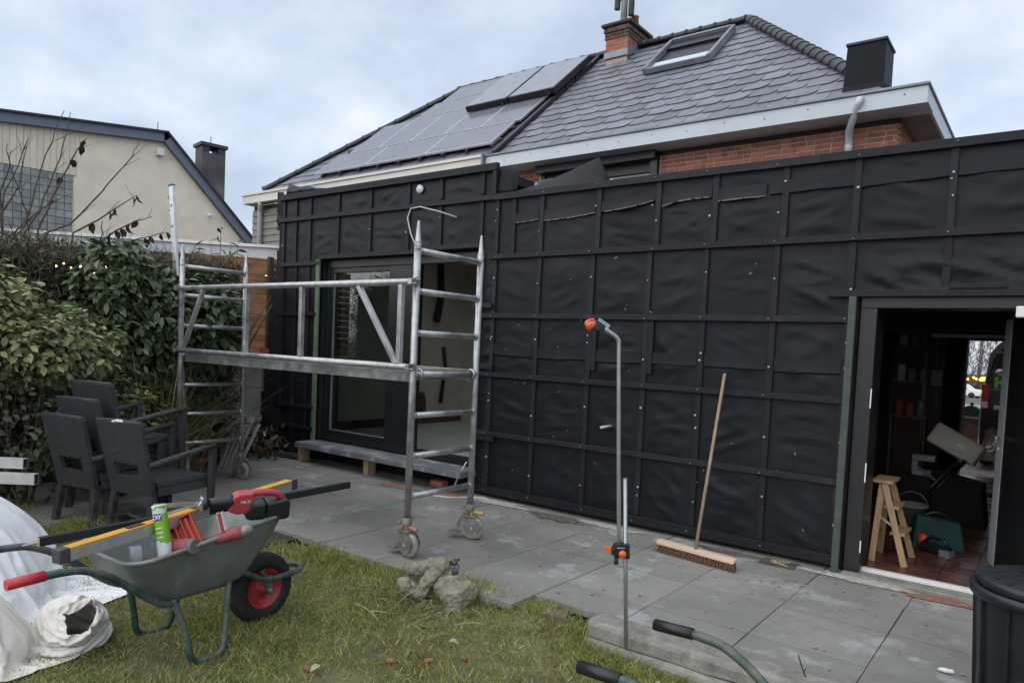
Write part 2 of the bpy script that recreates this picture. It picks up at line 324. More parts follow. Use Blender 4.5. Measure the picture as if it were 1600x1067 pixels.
for i in range(-12, 6):
    for j in range(-3, 3):
        x = -1.285+.61*i+.305; y = 3.955+.585*j+.2925
        if y < (3.5 if x > -4.7 else edge_y(x)+.1): continue
        if y+.29 > 5.75: continue
        o = put('paving_slab', cutslab if (j == -1 and x > -2.4) else slab, patio, loc=(x+random.uniform(-.002, .002), y, random.uniform(-.003, .002))); o.rotation_euler = (random.uniform(-.002, .002), random.uniform(-.002, .002), random.uniform(-.003, .003))
s = MB(); s.box(-8.4, 2.6, 5.715, 5.95, -.04, -.004); s.build('edge_strip', PATIO, patio)
# kerb of two stacked concrete edging stones
k = MB()
def kerbprof(x0, y0, x1, y1, w, z0, z1, r, n=26):
    a = Vector((x0, y0, 0)); bb = Vector((x1, y1, 0)); d = (bb-a).normalized(); q = Vector((-d.y, d.x, 0))
    pr = [(0, z0), (0, z1-r), (r*.3, z1-r*.3), (r, z1), (w-r, z1), (w, z1-r*.6), (w, z0)]
    vs = []; fs = []
    for i in range(n+1):
        c = a+(bb-a)*i/n
        for (o_, z) in pr:
            jn = .006*fbm(i*.7, o_*30, z*30); v = c+q*(o_+jn); vs.append((v.x, v.y, z+jn*.8))
    m = len(pr)
    for i in range(n):
        for j in range(m-1): fs.append((i*m+j, i*m+j+1, (i+1)*m+j+1, (i+1)*m+j))
    fs.append(tuple(range(m))); fs.append(tuple(n*m+j for j in reversed(range(m))))
    return vs, fs
kt = thing('kerb', 'weathered concrete kerb of two stacked edging stones between lawn and patio', 'kerb', (-2.0, 3.415, 0))
for (z0, z1, off) in ((-.055, .035, 0), (-.16, -.06, -.035)):
    m = MB(); vs, fs = kerbprof(0, off, 3.6, .02+off, .185, z0, z1, .03); m.add([tuple(v) for v in vs], [tuple(reversed(f)) for f in fs]); m.build('edging_stone', CONC, kt, bevel=.004)

# ================================================================== EXTENSION
WY = 5.66
ext = thing('extension', 'flat-roofed garden extension wrapped in black membrane and battens', 'building', (0, 0, 0))
ZT, ZR = 3.375, 3.06
VB_R = [-4.60, -4.05, -3.445, -2.875, -2.36, -1.79, -1.245]; VB_T = [-4.60, -4.39, -4.05, -3.415, -2.823, -2.315, -1.753, -1.246, -.649, .02, .65, 1.3]
VB_L = [-8.22, -7.96, -7.665, -7.11, -6.525, -5.89, -5.393, -4.81]
HB = [3.044, 2.448, 1.853, 1.258, .654, .077]
WX0, WX1, WZ0, WZ1 = -7.40, -4.80, .17, 2.53
DX0, DX1, DZ1 = -1.17, -.03, 2.02
def memb_y(x, z):
    vb = VB_T if (z > 2.45 and x > -4.62) else (VB_R if x > -4.62 else VB_L)
    hb = HB if x > -4.62 else [3.36, 3.06, 2.5]
    i = sum(1 for v in vb if v < x); j = sum(1 for h in hb if h < z)
    dv = min(abs(x-v) for v in vb); dh = min(abs(z-h) for h in hb)
    e1 = min(1, max(0, (dv-.02)/.16)); e2 = min(1, max(0, (dh-.02)/.12)); env = (e1*e1*(3-2*e1))*(.25+.75*e2)
    a = 2.2*nz(i*3.7+.5, j*5.1+.3, 9); ca, sa = math.cos(a*.55), math.sin(a*.55)
    u = x*ca+z*sa; v = -x*sa+z*ca
    rdg = 1-abs(nz(u*1.6+i*7, v*6.5+j*3, 2))*2; rdg2 = 1-abs(nz(u*2.6+i*3, v*14+j*8, 5))*2.2
    k_ = .35+1.5*abs(nz(i*9.3+.2, j*4.7+.6, 12)); sg = (1-abs(nz(x*1.1, z*5.0+x*(.8 if (i+j) % 2 else -.8), 31))*2.6)
    return -env*(k_*.017*max(0, rdg)**2.6+k_*.011*max(0, rdg2)**2.6+.010*max(0, sg)**4+.007*nz(x*2.3, z*2.3, 1)+.0014*nz(x*18, z*18, 3))
st = .026
m = MB(); vs = []; idx = {}; fs = []
gx = np.arange(-8.46, 3.0, st); gz = np.arange(.03, ZT+st, st)
def inside(x, z):
    if z > (ZT if x < -4.62 else ZR): return False
    if x < -8.29-.2*max(0, (2.9-z)/2.9): return False
    if WX0 < x < WX1 and WZ0-.2 < z < WZ1: return False
    if DX0 < x < DX1 and z < DZ1: return False
    if x > DX1 and z < DZ1+.0 and x > 1.2: return True
    return True
for i, x in enumerate(gx):
    for j, z in enumerate(gz):
        if inside(x, z):
            lean = -.12*max(0, (-8.22-x)/.2) if x < -8.22 else 0
            idx[(i, j)] = len(vs); vs.append((x, WY+memb_y(x, z)+lean, z))
for (i, j) in idx:
    q = [(i, j), (i+1, j), (i+1, j+1), (i, j+1)]
    if all(kk in idx for kk in q): fs.append(tuple(idx[kk] for kk in q))
m.add(vs, fs, 0, True); m.build('wall_membrane', BLK, ext)
# solid wall behind the membrane, in pieces butted around the openings
m = MB()
for x0, x1, z0, z1 in ((-8.25, WX0-.01, 0, ZT), (WX0-.01, WX1+.01, WZ1+.01, ZT), (WX0-.01, WX1+.01, -.02, .13), (WX1+.01, -4.62, 0, ZT), (-4.62, DX0-.01, 0, ZR), (DX0-.01, DX1+.01, DZ1+.01, ZR), (DX1+.01, 3, 0, ZR)):
    m.box(x0, x1, 5.70 if z1 > .2 else 5.80, 5.98, z0, z1-.02)
m.build('wall_core', DARK, ext)
# battens
def hbat(x0, x1, z, h=.048, y=5.612, t=.026, tilt=0):
    m = MB(); L_ = x1-x0; m.box(0, L_, 0, t, -h/2, h/2); o = m.build('horizontal_batten', BAT, ext, bevel=.003, loc=(x0, y, z)); o.rotation_euler = (0, tilt, 0)
def vbat(x, z0, z1, w_=.05, y=5.6395, t=.024, tilt=0):
    m = MB(); m.box(-w_/2, w_/2, 0, t, 0, z1-z0); o = m.build('vertical_batten', BAT, ext, bevel=.003, loc=(x, y, z0)); o.rotation_euler = (0, tilt, 0)
hbat(-8.27, -4.6, 3.36, .075, 5.60, .05, rad(.15)); hbat(-8.29, -4.62, 3.068, .05, tilt=rad(.35)); hbat(-4.62, -1.5, 3.045, .062); hbat(-1.498, 3, 3.045, .062)
hbat(-4.68, -1.9, 2.448); hbat(-1.898, 3, 2.448); hbat(-8.25, -7.42, 2.487); hbat(-7.44, -5.6, 2.556, .05, tilt=rad(.2)); hbat(-5.5, -4.80, 2.575, .05)
for z in HB[2:]: hbat(-4.79, -1.245 if z > .1 else -1.24, z, .047 if z > .1 else .075, tilt=rad(random.uniform(-.08, .08)))
hbat(-4.82, -4.56, 1.258+.075, .05, 5.605); hbat(-4.8, -4.5, .60, .045, 5.607); hbat(-4.85, -4.6, 1.955, .05, 5.605)
for z in (1.85, .664, .392, .10): hbat(-8.3, -7.45, z, .045)
hbat(-1.39, 3, 2.043, .05, 5.6, .03); hbat(-.62, -.3, 2.085, .035, 5.59, .03)
for x in VB_T: vbat(x, 2.475, 3.012, tilt=rad(random.uniform(-.25, .25)))
for x in VB_R: vbat(x, .115, 2.422, tilt=rad(random.uniform(-.12, .12)))
for x in (-.649, .02, .65, 1.3): vbat(x, 2.07, 2.422)
for x in (-3.393, -2.823): vbat(x, 1.36, 1.825, .05, 5.632)
for x in VB_L: vbat(x, 2.585 if x > -7.4 else 2.515, 3.04); vbat(x, 3.095, 3.32)
for x in (-8.2, -7.93, -7.66): vbat(x, .12, 2.46)
vbat(-4.635, 3.07, 3.33, .05, 5.61, .03)
# green treated posts beside the openings
m = MB(); m.box(-7.485, -7.415, 5.62, 5.645, .2, 2.53); m.build('door_post', GREENP, ext, bevel=.004)
m = MB(); m.box(-1.24, -1.19, 5.59, 5.625, 0, 2.02); m.build('door_post', GREEND, ext, bevel=.004)
m = MB(); m.box(-4.80, -4.765, 5.62, 5.70, .3, 2.5); m.build('door_post', GREEND, ext, bevel=.004)
# washers, staples and screw heads
m = MB()
def disc(x, z, r, y=5.628):
    m.lathe([(0.0001, -.004), (r, -.004), (r, .002)], 8, (x, y, z), axis='Y')
for x in VB_R+[-.649]:
    for z0, z1 in zip(HB[1:], HB[:-1]):
        if x == -.649 and z0 < 2.4: continue
        for _ in range(random.choice((1, 1, 1, 2))): disc(x+random.uniform(-.012, .012), z0+(z1-z0)*random.uniform(.35, .75), random.uniform(.006, .0105))
for x in VB_T+VB_L:
    for _ in range(random.choice((0, 1, 1))):
        z = random.uniform(2.6, 2.95); disc(x+random.uniform(-.01, .01), z, random.uniform(.005, .01))
for z in HB:
    for x in VB_R+VB_T[8:]: 
        if z > 2.4 or x < -1.2: disc(x+random.uniform(-.03, .03), z+random.uniform(-.01, .01), .004, 5.609)
for _ in range(26):
    x = random.uniform(-4.6, -1.3); z = random.uniform(.15, 2.4); y = 5.63+memb_y(x, z)
    L_ = random.uniform(.008, .03); a = random.uniform(0, 3.1); m.bar((x, y, z), (x+L_*math.cos(a), y, z+L_*math.sin(a)), .003, .003, (0, 1, 0))
stuff(m.build('screw_heads', mat('pale_metal', (.4, .4, .41), .4, .3), ext))
m = MB(); m.lathe([(.0001, -.02), (.045, -.02), (.045, 0)], 20, (-5.71, 5.645, 3.235), axis='Y'); m.lathe([(.0001, -.026), (.012, -.026), (.012, -.019)], 10, (-5.71, 5.645, 3.235), 0, 'Y'); m.build('fixing_disc', WHT, ext)
m = MB(); m.tube([(-3.17, 5.66, .875), (-3.19, 5.5, .868)], .012, 10); m.build('pipe_stub', PVC, ext)
# overlapping laps of membrane with sagging, frayed edges
LAPE = mat('membrane_fleece', (.16, .155, .155), .9, var=.6, scale=30)
def lap(x0, x1, z0, z1, out, sag, fray=True, n=26):
    m = MB(); vs = []
    H_ = .10
    for i in range(n+1):
        t = i/n; x = x0+(x1-x0)*t; zz = z0+(z1-z0)*t-sag*math.sin(math.pi*t)+.006*nz(x*7, z0*9)
        o_ = out*math.sin(math.pi*min(1, max(0, t)))**.6*(.6+.7*abs(nz(x*3, z0)))
        for s_ in (0, .35, .7, .93, 1):
            vs.append((x, 5.648-.006-o_*s_**2.2, zz+H_*(1-s_)))
        vs.append((x, 5.648-.003-o_*.93, zz-.004)); vs.append((x, 5.652, zz+.012))
    fs = []; ms = []
    for i in range(n):
        for kk in range(6):
            m.add([], []) ; fs.append((i*7+kk, i*7+kk+1, (i+1)*7+kk+1, (i+1)*7+kk)); ms.append(1 if (kk in (3, 4) and fray and abs(nz(i*.35, z0*7, x0)) > .06) else 0)
    b0 = len(m.v); m.v += vs
    for f, mm in zip(fs, ms): m.f.append(f); m.m.append(mm); m.s.append(True)
    m.build('membrane_lap', [BLK, LAPE], ext)
lap(-4.37, -4.08, 2.765, 2.785, .012, .0); lap(-4.02, -3.45, 2.77, 2.80, .022, .015); lap(-3.385, -2.85, 2.80, 2.86, .05, .02); lap(-2.79, -2.345, 2.80, 2.84, .03, -.01); lap(-2.29, -1.9, 2.80, 2.81, .032, .005)
lap(-1.88, -1.77, 2.82, 2.825, .006, 0, False); lap(-1.73, -1.26, 2.82, 2.83, .005, 0, False); lap(-1.22, -.67, 2.81, 2.83, .006, 0, False); lap(-.62, -.05, 2.83, 2.84, .005, 0, False)
for a, b_ in zip(VB_R[:-1], VB_R[1:]): lap(a+.03, b_-.03, 1.455+random.uniform(-.01, .01), 1.455, .007, .004, False)
# flat roof, side wall, loose membrane on the roof edge
m = MB(); m.box(-8.25, -4.64, 5.98, 6.9, 3.25, 3.34); m.box(-8.25, -4.64, 8.6, 9.08, 3.25, 3.34); m.box(-8.25, -7.2, 6.9, 8.6, 3.25, 3.34); m.box(-5.0, -4.64, 6.9, 8.6, 3.25, 3.34); m.box(-7.25, -7.2, 6.85, 8.65, 2.9, 3.249); m.box(-5.0, -4.95, 6.85, 8.65, 2.9, 3.249); m.box(-7.2, -5.0, 6.85, 6.9, 2.9, 3.249); m.box(-7.2, -5.0, 8.6, 8.65, 2.9, 3.249); m.box(-4.64, 3, 5.98, 9.08, 2.94, 3.02); m.build('flat_roof', BLK, ext)  # roof opening and its upstand are added to let daylight into the room
m = MB(); m.box(-8.25, -8.0, 5.98, 9.08, 0, 3.25); m.build('side_wall', DARK, ext)
def sheet(name, fn, nu, nv, mt, th=.004):
    m = MB(); vs = [fn(i/nu, j/nv) for i in range(nu+1) for j in range(nv+1)]; fs = [(i*(nv+1)+j, (i+1)*(nv+1)+j, (i+1)*(nv+1)+j+1, i*(nv+1)+j+1) for i in range(nu) for j in range(nv)]
    m.add(vs, fs, 0, True); o = m.build(name, mt, ext); sm = o.modifiers.new('Solidify', 'SOLIDIFY'); sm.thickness = th; return o
def flapf(u, v):
    # torn sheet standing up along the parapet, rising to a peak near its right end
    top = .015+.245*min(1, u/.9)**1.15*(1 if u < .9 else 1-(u-.9)*9.0)
    x = -4.63+1.2*u+.03*v*u; z = 3.078+top*v+.012*nz(u*4, v*3, 2)*v; y = 5.70+.10*v*(.3+u)+.035*math.sin(5*u)*v
    return (x, y, z)
sheet('membrane_flap', flapf, 30, 10, BLK)
def flap2(u, v): return (-4.62+.24*u-.02*v, 5.645+.05*math.sin(u*3)+.05*v, 3.09+.275*v+.01*math.sin(u*4)*v+.008*nz(u*5, v*5))
sheet('membrane_flap', flap2, 12, 6, BLK)
def flap3(u, v):
    x = -3.5+.26*u; return (x, 5.76+.2*v, 3.075+.09*math.sin(v*2.6)*(1-.7*u)+.02*nz(u*3, v*5))
sheet('insulation_scrap', flap3, 10, 8, mat('pale_foil', (.42, .45, .46), .4, .4, var=.2, bump=.3))
def roll(u, v):
    a = v*3.3-.1; r_ = .15*(math.sin(math.pi*min(1, u*1.05)))**.5*(1+.2*nz(u*4, 1))
    return (-8.36+u*1.05, 5.80-r_*math.cos(a)*1.1, 3.40+.13*math.sin(a)*(1-u*.9)+.05*(1-u)+.02*nz(u*5, v*3))
sheet('membrane_roll', roll, 24, 12, BLK)
def torn(u, v): return (-8.27-.07*v*(1+.6*nz(u*9, 3)), 5.66-.04*v+.03*nz(u*6, v), 2.95+.5*u)
sheet('membrane_flap', torn, 16, 3, BLK)
m = MB(); m.tube([(-4.33, 5.95, 3.12), (-4.33, 6.0, 3.22), (-4.28, 6.1, 3.25), (-4.05, 6.3, 3.25)], .045, 12); m.build('vent_pipe', BPL, ext)
m = MB(); m.box(-4.40, -4.365, 5.98, 6.06, 3.05, 3.24); m.build('zinc_strip', PVC, ext)
# sliding window
wy = 5.73
win = MB(); win.box(WX0, WX1, wy, wy+.12, WZ1-.10, WZ1); win.box(WX0, WX1, wy, wy+.12, .27, .335)
win.box(WX0, WX0+.05, wy, wy+.12, .335, WZ1-.10); win.box(WX1-.07, WX1, wy, wy+.12, .335, WZ1-.10)
wf = win.build('sliding_window', FRAMEB, ext, bevel=.004)
m = MB(); m.box(-6.26, -5.79, wy+.012, wy+.10, .336, WZ1-.101); m.build('meeting_stile', FRAMEB, wf, bevel=.004)
m = MB(); m.box(WX0+.051, WX0+.11, wy+.02, wy+.09, .336, WZ1-.101); m.box(WX0+.11, -6.261, wy+.02, wy+.09, .336, .40); m.box(WX0+.11, -6.261, wy+.02, wy+.09, WZ1-.16, WZ1-.101); m.build('sash', FRAMEB, wf, bevel=.003)
m = MB(); m.box(WX0+.11, -6.261, wy+.05, wy+.056, .40, WZ1-.16); m.build('pane', PANE, wf)
m = MB(); m.box(WX0+.11, WX0+.118, wy+.03, wy+.049, .40, WZ1-.16); m.box(WX0+.119, -6.262, wy+.03, wy+.049, .40, .409); m.build('glazing_bead', ZINC, wf)
m = MB(); m.box(-5.785, -5.76, wy+.01, wy+.02, .34, WZ1-.11); m.build('weather_strip', ZINC, wf)
for x0, x1 in ((-7.50, -6.262), (-6.255, -4.75)):
    m = MB(); m.box(x0, x1, 5.40, 5.86, .185, .25); o = m.build('stone_sill', STONE, ext, bevel=.005)
for x in (-7.5, -6.26): 
    m = MB(); m.box(x-.04, x+.04, 5.48, 5.60, .0, .184); m.build('sill_block', WOODP, ext, bevel=.003)
m = MB(); m.box(-5.36, -5.18, 5.62, 5.72, 0, .06); m.build('brick', BRICK, ext, bevel=.004)
# room behind the window
m = MB(); m.box(-8.0, -1.7, 5.98, 9.08, .1, .28); m.build('room_floor', SCREED, ext)
m = MB(); m.box(-8.0, -1.7, 9.0, 9.08, .28, 2.94); m.box(-1.75, -1.70, 5.98, 9.0, .28, 2.94); m.build('room_wall', PLAST, ext)
m = MB(); m.box(-7.999, -7.95, 5.99, 8.999, .281, 2.859); m.build('room_wall', PLAST, ext)
m = MB(); m.box(-8.0, -7.2, 5.99, 8.99, 2.86, 2.9); m.box(-5.0, -1.76, 5.99, 8.99, 2.86, 2.9); m.box(-7.2, -5.0, 5.99, 6.9, 2.86, 2.9); m.box(-7.2, -5.0, 8.6, 8.99, 2.86, 2.9); m.build('room_ceiling', PLAST, ext)
m = MB(); m.box(-7.2, -5.0, 6.9, 8.6, 3.30, 3.31); m.build('added_rooflight_pane', PANE, ext)  # unseen rooflight, added to brighten the room behind the window
m = MB(); m.lathe([(.0001, 0), (.12, 0), (.12, .02)], 20, (0, 0, 0), axis='X'); o = m.build('brick_patch', BRICKD, ext, loc=(-7.948, 8.05, .55)); o.scale = (1, .8, 2.0)
m = MB(); m.box(-7.95, -7.93, 5.99, 8.99, .281, .40); m.build('brick_course', BRICKD, ext)
m = MB(); m.tube([(-7.93, 8.35, 2.86), (-7.92, 8.38, 2.3), (-7.9, 8.28, 1.9)], .06, 8); m.build('cable_bundle', BPL, ext); m = MB(); m.tube([(-7.93, 8.5, 1.5), (-7.92, 8.55, 1.2), (-7.9, 8.45, .6)], .03, 8); m.build('cable_bundle', BPL, ext)
# door opening
m = MB(); m.box(DX0, DX0+.11, 5.66, 5.95, .02, 1.94); m.box(DX0, DX1, 5.66, 5.95, 1.94, 2.02); m.box(DX1-.05, DX1, 5.66, 5.95, .02, 1.94); df = m.build('door_frame', FRAMEB, ext, bevel=.004)
for z0, z1 in ((1.22, 1.36), (.68, .82), (.16, .25)): m = MB(); m.box(DX0+.103, DX0+.111, 5.657, 5.661, z0, z1); m.build('paint_chip', WHT, df)
m = MB(); m.box(DX0+.1, DX1-.06, 5.74, 5.80, 0, .035); m.build('threshold', WHT, ext, bevel=.004)
m = MB(); m.box(DX0-.0, DX1+.3, 5.60, 5.738, -.02, .012); m.build('mortar_step', CONC, ext, bevel=.01)
dl = bpy.data.objects.new('door_leaf', None); COL.objects.link(dl)
m = MB(); m.box(0, .92, -.03, .03, .03, 1.93); dl = m.build('door_leaf', FRAMEB, ext, bevel=.003, loc=(-.06, 5.86, 0)); dl.rotation_euler = (0, 0, rad(106))
for q in [o for o in bpy.data.objects if o.name == 'door_leaf' and o.type == 'EMPTY']: bpy.data.objects.remove(q)
m = MB(); m.box(.76, .935, -.033, .033, .031, 1.929); m.build('edge_strip', mat('pale_edge', (.5, .52, .55), .5), dl)
m = MB(); m.lathe([(.0001, .0), (.022, 0), (.022, .008)], 14, (.86, .03, 1.02), axis='Y'); m.tube([(.86, .04, 1.02), (.86, .075, 1.02), (.75, .08, 1.02)], .009, 8); m.lathe([(.0001, 0), (.016, 0), (.016, .01)], 14, (.86, .03, .93), axis='Y'); m.build('handle', ALUB, dl)
m = MB(); m.box(-.24, .0, 5.52, 5.60, 1.875, 1.945); m.build('lamp_box', WHT, ext, bevel=.006)
# passage behind the door
m = MB(); m.box(-1.62, 1.2, 5.81, 12.3, -.05, .0); m.build('passage_floor_bed', JOINT, ext)
s = MB(); s.box(-.098, .098, -.098, .098, 0, .012); qt = s.mesh('floor_tile', QTILE); cnt = 0
for j in range(32):
    for i in range(13):
        if cnt >= 290: break
        put('floor_tile', qt, ext, loc=(-1.5+.2*i, 5.93+.2*j, 0)); cnt += 1
m = MB(); m.box(-1.6, 1.1, 5.93+.2*22+.2, 12.2, 0, .01); m.build('passage_floor', QTILE, ext)
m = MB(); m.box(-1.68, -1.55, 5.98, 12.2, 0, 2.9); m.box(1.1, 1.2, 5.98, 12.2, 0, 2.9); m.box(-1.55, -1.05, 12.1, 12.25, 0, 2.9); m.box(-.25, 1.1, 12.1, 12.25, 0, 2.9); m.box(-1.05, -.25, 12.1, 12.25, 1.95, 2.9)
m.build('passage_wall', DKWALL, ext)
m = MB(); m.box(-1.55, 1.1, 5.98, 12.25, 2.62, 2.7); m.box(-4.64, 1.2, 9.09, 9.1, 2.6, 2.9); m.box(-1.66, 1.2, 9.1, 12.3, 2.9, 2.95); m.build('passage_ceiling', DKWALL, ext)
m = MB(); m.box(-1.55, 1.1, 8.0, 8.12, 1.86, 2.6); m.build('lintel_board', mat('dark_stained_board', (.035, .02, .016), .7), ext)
m = MB(); m.box(-1.0, 1.1, 7.97, 7.999, 1.83, 1.862); m.build('lintel_strip', ZINC, ext)
m = MB(); m.box(-1.09, -1.05, 12.02, 12.25, 0, 1.98); m.box(-1.05, -.25, 12.02, 12.25, 1.95, 2.06); m.box(-.25, -.2, 12.02, 12.25, 0, 1.98); m.build('far_door_frame', mat('pale_door_frame', (.3, .26, .22), .6), ext)
# ================================================================== MAIN HOUSE
TP = math.tan(rad(40)); CS, SN = math.cos(rad(40)), math.sin(rad(40))
EY0, EZ = 9.1, 4.665
def RPt(x, s, h=0):          # point on the rear roof slope: x along the eave, s up the slope, h above it
    return (x, EY0+s*CS-h*SN, EZ+s*SN+h*CS)
SR = 4.08                    # slope length to the ridge
VX = -7.58                   # party line between the two houses
RX = lambda s: -1.79-(2.79/SR)*s   # right hip
LX = lambda s: -14.15+(2.95/SR)*s  # left hip
house = thing('house', 'red brick house with grey slate hipped roof above the black extension', 'building')
semi = thing('semi_house', 'left half of the pair with taupe boarding and solar roof, beyond the black extension', 'building')
m = MB(); ry, rz = EY0+SR*CS, EZ+SR*SN; by = 2*ry-EY0
def roofmesh(x0, x1, xr0, xr1, hipL, hipR):
    m = MB(); d = -.045
    A, B, C_, D = (x0, EY0, EZ+d), (x1, EY0, EZ+d), (xr1, ry, rz+d), (xr0, ry, rz+d); E_, F = (x0, by, EZ+d), (x1, by, EZ+d)
    m.add([A, B, C_, D, E_, F], [(0, 1, 2, 3), (5, 4, 3, 2)]+([(1, 5, 2)] if hipR else [])+([(4, 0, 3)] if hipL else [])); return m
roofmesh(VX, -1.79, VX, RX(SR), False, True).build('roof', SLATE, house)
roofmesh(-14.15, VX, LX(SR), VX, True, False).build('roof', SLATE, semi)
# slates
def clip(poly, f):
    out = []
    for i in range(len(poly)):
        a, b = poly[i], poly[(i+1) % len(poly)]; fa, fb = f(*a), f(*b)
        if fa >= 0: out.append(a)
        if fa*fb < 0: t = fa/(fa-fb); out.append((a[0]+(b[0]-a[0])*t, a[1]+(b[1]-a[1])*t))
    return out
SW, SE, SH = .37, .272, .36
base = [(0, 0), (SW*.70, 0), (SW*.83, .022), (SW*.93, .065), (SW*.985, .12), (SW*.985, SH), (0, SH)]
def slate_fn(px, ps, t):     # tilted plate: lower edge proud
    return (px, ps, t)
def slates(parent, x0f, x1f, seedoff):
    me0 = None; n = 0
    for r_ in range(15):
        s0 = -.03+r_*SE; s1 = min(s0+SH, SR+.02)
        if s1-s0 < .1: continue
        k0 = int((-15+7)/SW); off = (r_ % 2)*.5*SW+random.uniform(-.02, .02)
        for k in range(-40, 25):
            x = VX+off+k*SW
            poly = [(x+a, min(s0+b_, s1)) for a, b_ in base]
            if seedoff == 0: poly = clip(clip(poly, lambda px, ps: px-(VX+.12)), lambda px, ps: RX(ps)-px)
            else: poly = clip(clip(poly, lambda px, ps: VX-.02-px), lambda px, ps: px-LX(ps))
            if len(poly) < 3: continue
            cx = sum(q[0] for q in poly)/len(poly); A = abs(sum(poly[i][0]*poly[(i+1) % len(poly)][1]-poly[(i+1) % len(poly)][0]*poly[i][1] for i in range(len(poly))))/2
            if A < .004: continue
            tl = .012+random.uniform(-.003, .004); h0 = random.uniform(0, .004)
            full = abs(A-.129) < .012
            yield x, s0, s1, poly, tl, h0
    return
def add_slates(parent, so_):
    rest = MB(); n = 0; items = list(slates(parent, 0, 0, so_))
    if so_: items.sort(key=lambda it: -it[3][0][0]*0+ (it[1]))
    for it in items:
        x, s0, s1, poly, tl, h0 = it
        fn = lambda a, b_, t: RPt(a, b_, (.020-(b_-s0)/SH*.019)+h0+t)
        mm = rest if n >= 300 else MB()
        mm.prism(poly, fn, -.007, 0)
        if n < 300:
            o = mm.build('slate', SLATE, parent)
        n += 1
    if rest.v: stuff(rest.build('slates', SLATE, parent))
add_slates(house, 0); add_slates(semi, 1)
# ridge and hip tiles
def cap_row(parent, p0, p1, n, r=.1, name='ridge_tile'):
    p0, p1 = Vector(p0), Vector(p1); d = (p1-p0)/n; L_ = d.length; dn = d.normalized(); side = dn.cross(Vector((0, 0, 1))).normalized(); upn = side.cross(dn)
    m = MB(); vs = []; seg = 8
    for i, (t, rr) in enumerate(((0, r*1.12), (.12, r*1.12), (.14, r), (1.04, r*.93))):
        for k in range(seg+1):
            a = math.pi*k/seg*1.1-.16; v = dn*L_*t+side*math.cos(a)*rr+upn*(math.sin(a)*rr*.85-.02); vs.append(v)
    fs = []
    for i in range(3):
        for k in range(seg): fs.append((i*(seg+1)+k, i*(seg+1)+k+1, (i+1)*(seg+1)+k+1, (i+1)*(seg+1)+k))
    m.add(vs, fs, 0, True); me = m.mesh(name, RIDGE)
    for i in range(n):
        o = put(name, me, parent); o.location = p0+d*i
        sm = o.modifiers.new('Solidify', 'SOLIDIFY'); sm.thickness = .015
hipR0, hipR1 = RPt(-1.79-.25, .36, .03), RPt(RX(SR), SR, .05)
cap_row(house, hipR0, hipR1, 20, .092, 'hip_tile'); cap_row(house, RPt(RX(SR)-.05, SR, .04), RPt(VX, SR, .04), 11, .1)
cap_row(semi, RPt(-14.1, .07, .03), RPt(LX(SR), SR, .04), 12, .09, 'hip_tile'); cap_row(semi, RPt(LX(SR), SR, .04), RPt(VX, SR, .04), 10, .1)
# lead verge between the two roofs
m = MB()
for (xa, xb, h0, h1) in ((VX-.10, VX+.09, .0, .05), (VX+.03, VX+.10, .05, .085)):
    m.hexa([RPt(xa, -.02, h0), RPt(xb, -.02, h0), RPt(xb, SR, h0), RPt(xa, SR, h0), RPt(xa, -.02, h1), RPt(xb, -.02, h1), RPt(xb, SR, h1), RPt(xa, SR, h1)])
m.build('lead_verge', LEAD, house)
# eaves
def eaves(parent, x0, x1, mt, y0=9.1):
    m = MB(); m.box(x0, x1, y0-.03, y0+.0, 4.455, 4.645); m.build('fascia', mt, parent, bevel=.003)
    m = MB(); m.box(x0, x1, y0+.001, 9.5, 4.456, 4.475); m.build('soffit', WHITEF, parent)
eaves(house, -7.70, -1.35, WHITEF)
m = MB(); m.box(-1.38, -1.35, 9.1, 16, 4.455, 4.645); m.build('fascia', WHITEF, house, bevel=.003)
m = MB(); m.box(-1.75, -1.381, 9.51, 16, 4.458, 4.476); m.build('soffit', PANEL, house)
m = MB(); m.box(-7.70, -1.33, 9.045, 9.13, 4.648, 4.682); m.box(-1.42, -1.33, 9.131, 16, 4.648, 4.682); m.box(-1.85, -1.421, 9.131, 15.9, 4.60, 4.655); m.build('gutter', ZINC, house, bevel=.008)
m = MB()
for i in range(12): m.lathe([(.0001, -.006), (.008, -.005), (.008, 0)], 8, (-7.3+i*.52, 9.07, 4.55+.03*(i % 2)), axis='Y')
stuff(m.build('fascia_screws', LEAD, house))
# brick walls
def bricks(parent, o, u, L_, nrow, z0, limit=9e9, mt=BRICK, bl=.188, bh=.05, j=.0125, depth=.09, out=0., xlo=None, hdr=.3):
    ang = math.atan2(u[1], u[0]); mes = {}
    for nm, ln in (('s', bl), ('h', .09)):
        m = MB(); m.box(0, ln, 0, depth, 0, bh); mes[nm] = m.mesh('brick', mt)
    for r_ in range(nrow):
        x = -.1*(r_ % 2)-random.uniform(0, .02)
        while x < L_:
            kind = 'h' if random.random() < hdr else 's'; ln = bl if kind == 's' else .09
            a, b_ = x, x+ln
            if a >= -.005 and b_ <= L_+.005:
                ob = put('brick', mes[kind], parent)
            else:
                a = max(a, 0); b_ = min(b_, L_)
                if b_-a < .03: x += ln+j; continue
                m = MB(); m.box(0, b_-a, 0, depth, 0, bh); ob = m.build('brick', mt, parent)
            ob.location = (o[0]+u[0]*a+out*u[1]+random.uniform(-.002, .002), o[1]+u[1]*a-out*u[0]+random.uniform(-.003, .002), z0+r_*(bh+j)); ob.rotation_euler = (random.uniform(-.006, .006), 0, ang+random.uniform(-.004, .004))
            x += ln+j
m = MB(); m.box(-4.79, -1.70, 9.507, 9.75, .3, 4.45); m.box(-7.58, -6.87, 9.507, 9.75, .3, 4.45); m.box(-6.87, -4.79, 9.507, 9.75, .3, 3.2); m.box(-1.95, -1.70, 9.751, 15.5, .3, 4.45); m.build('wall', MORTAR, house)
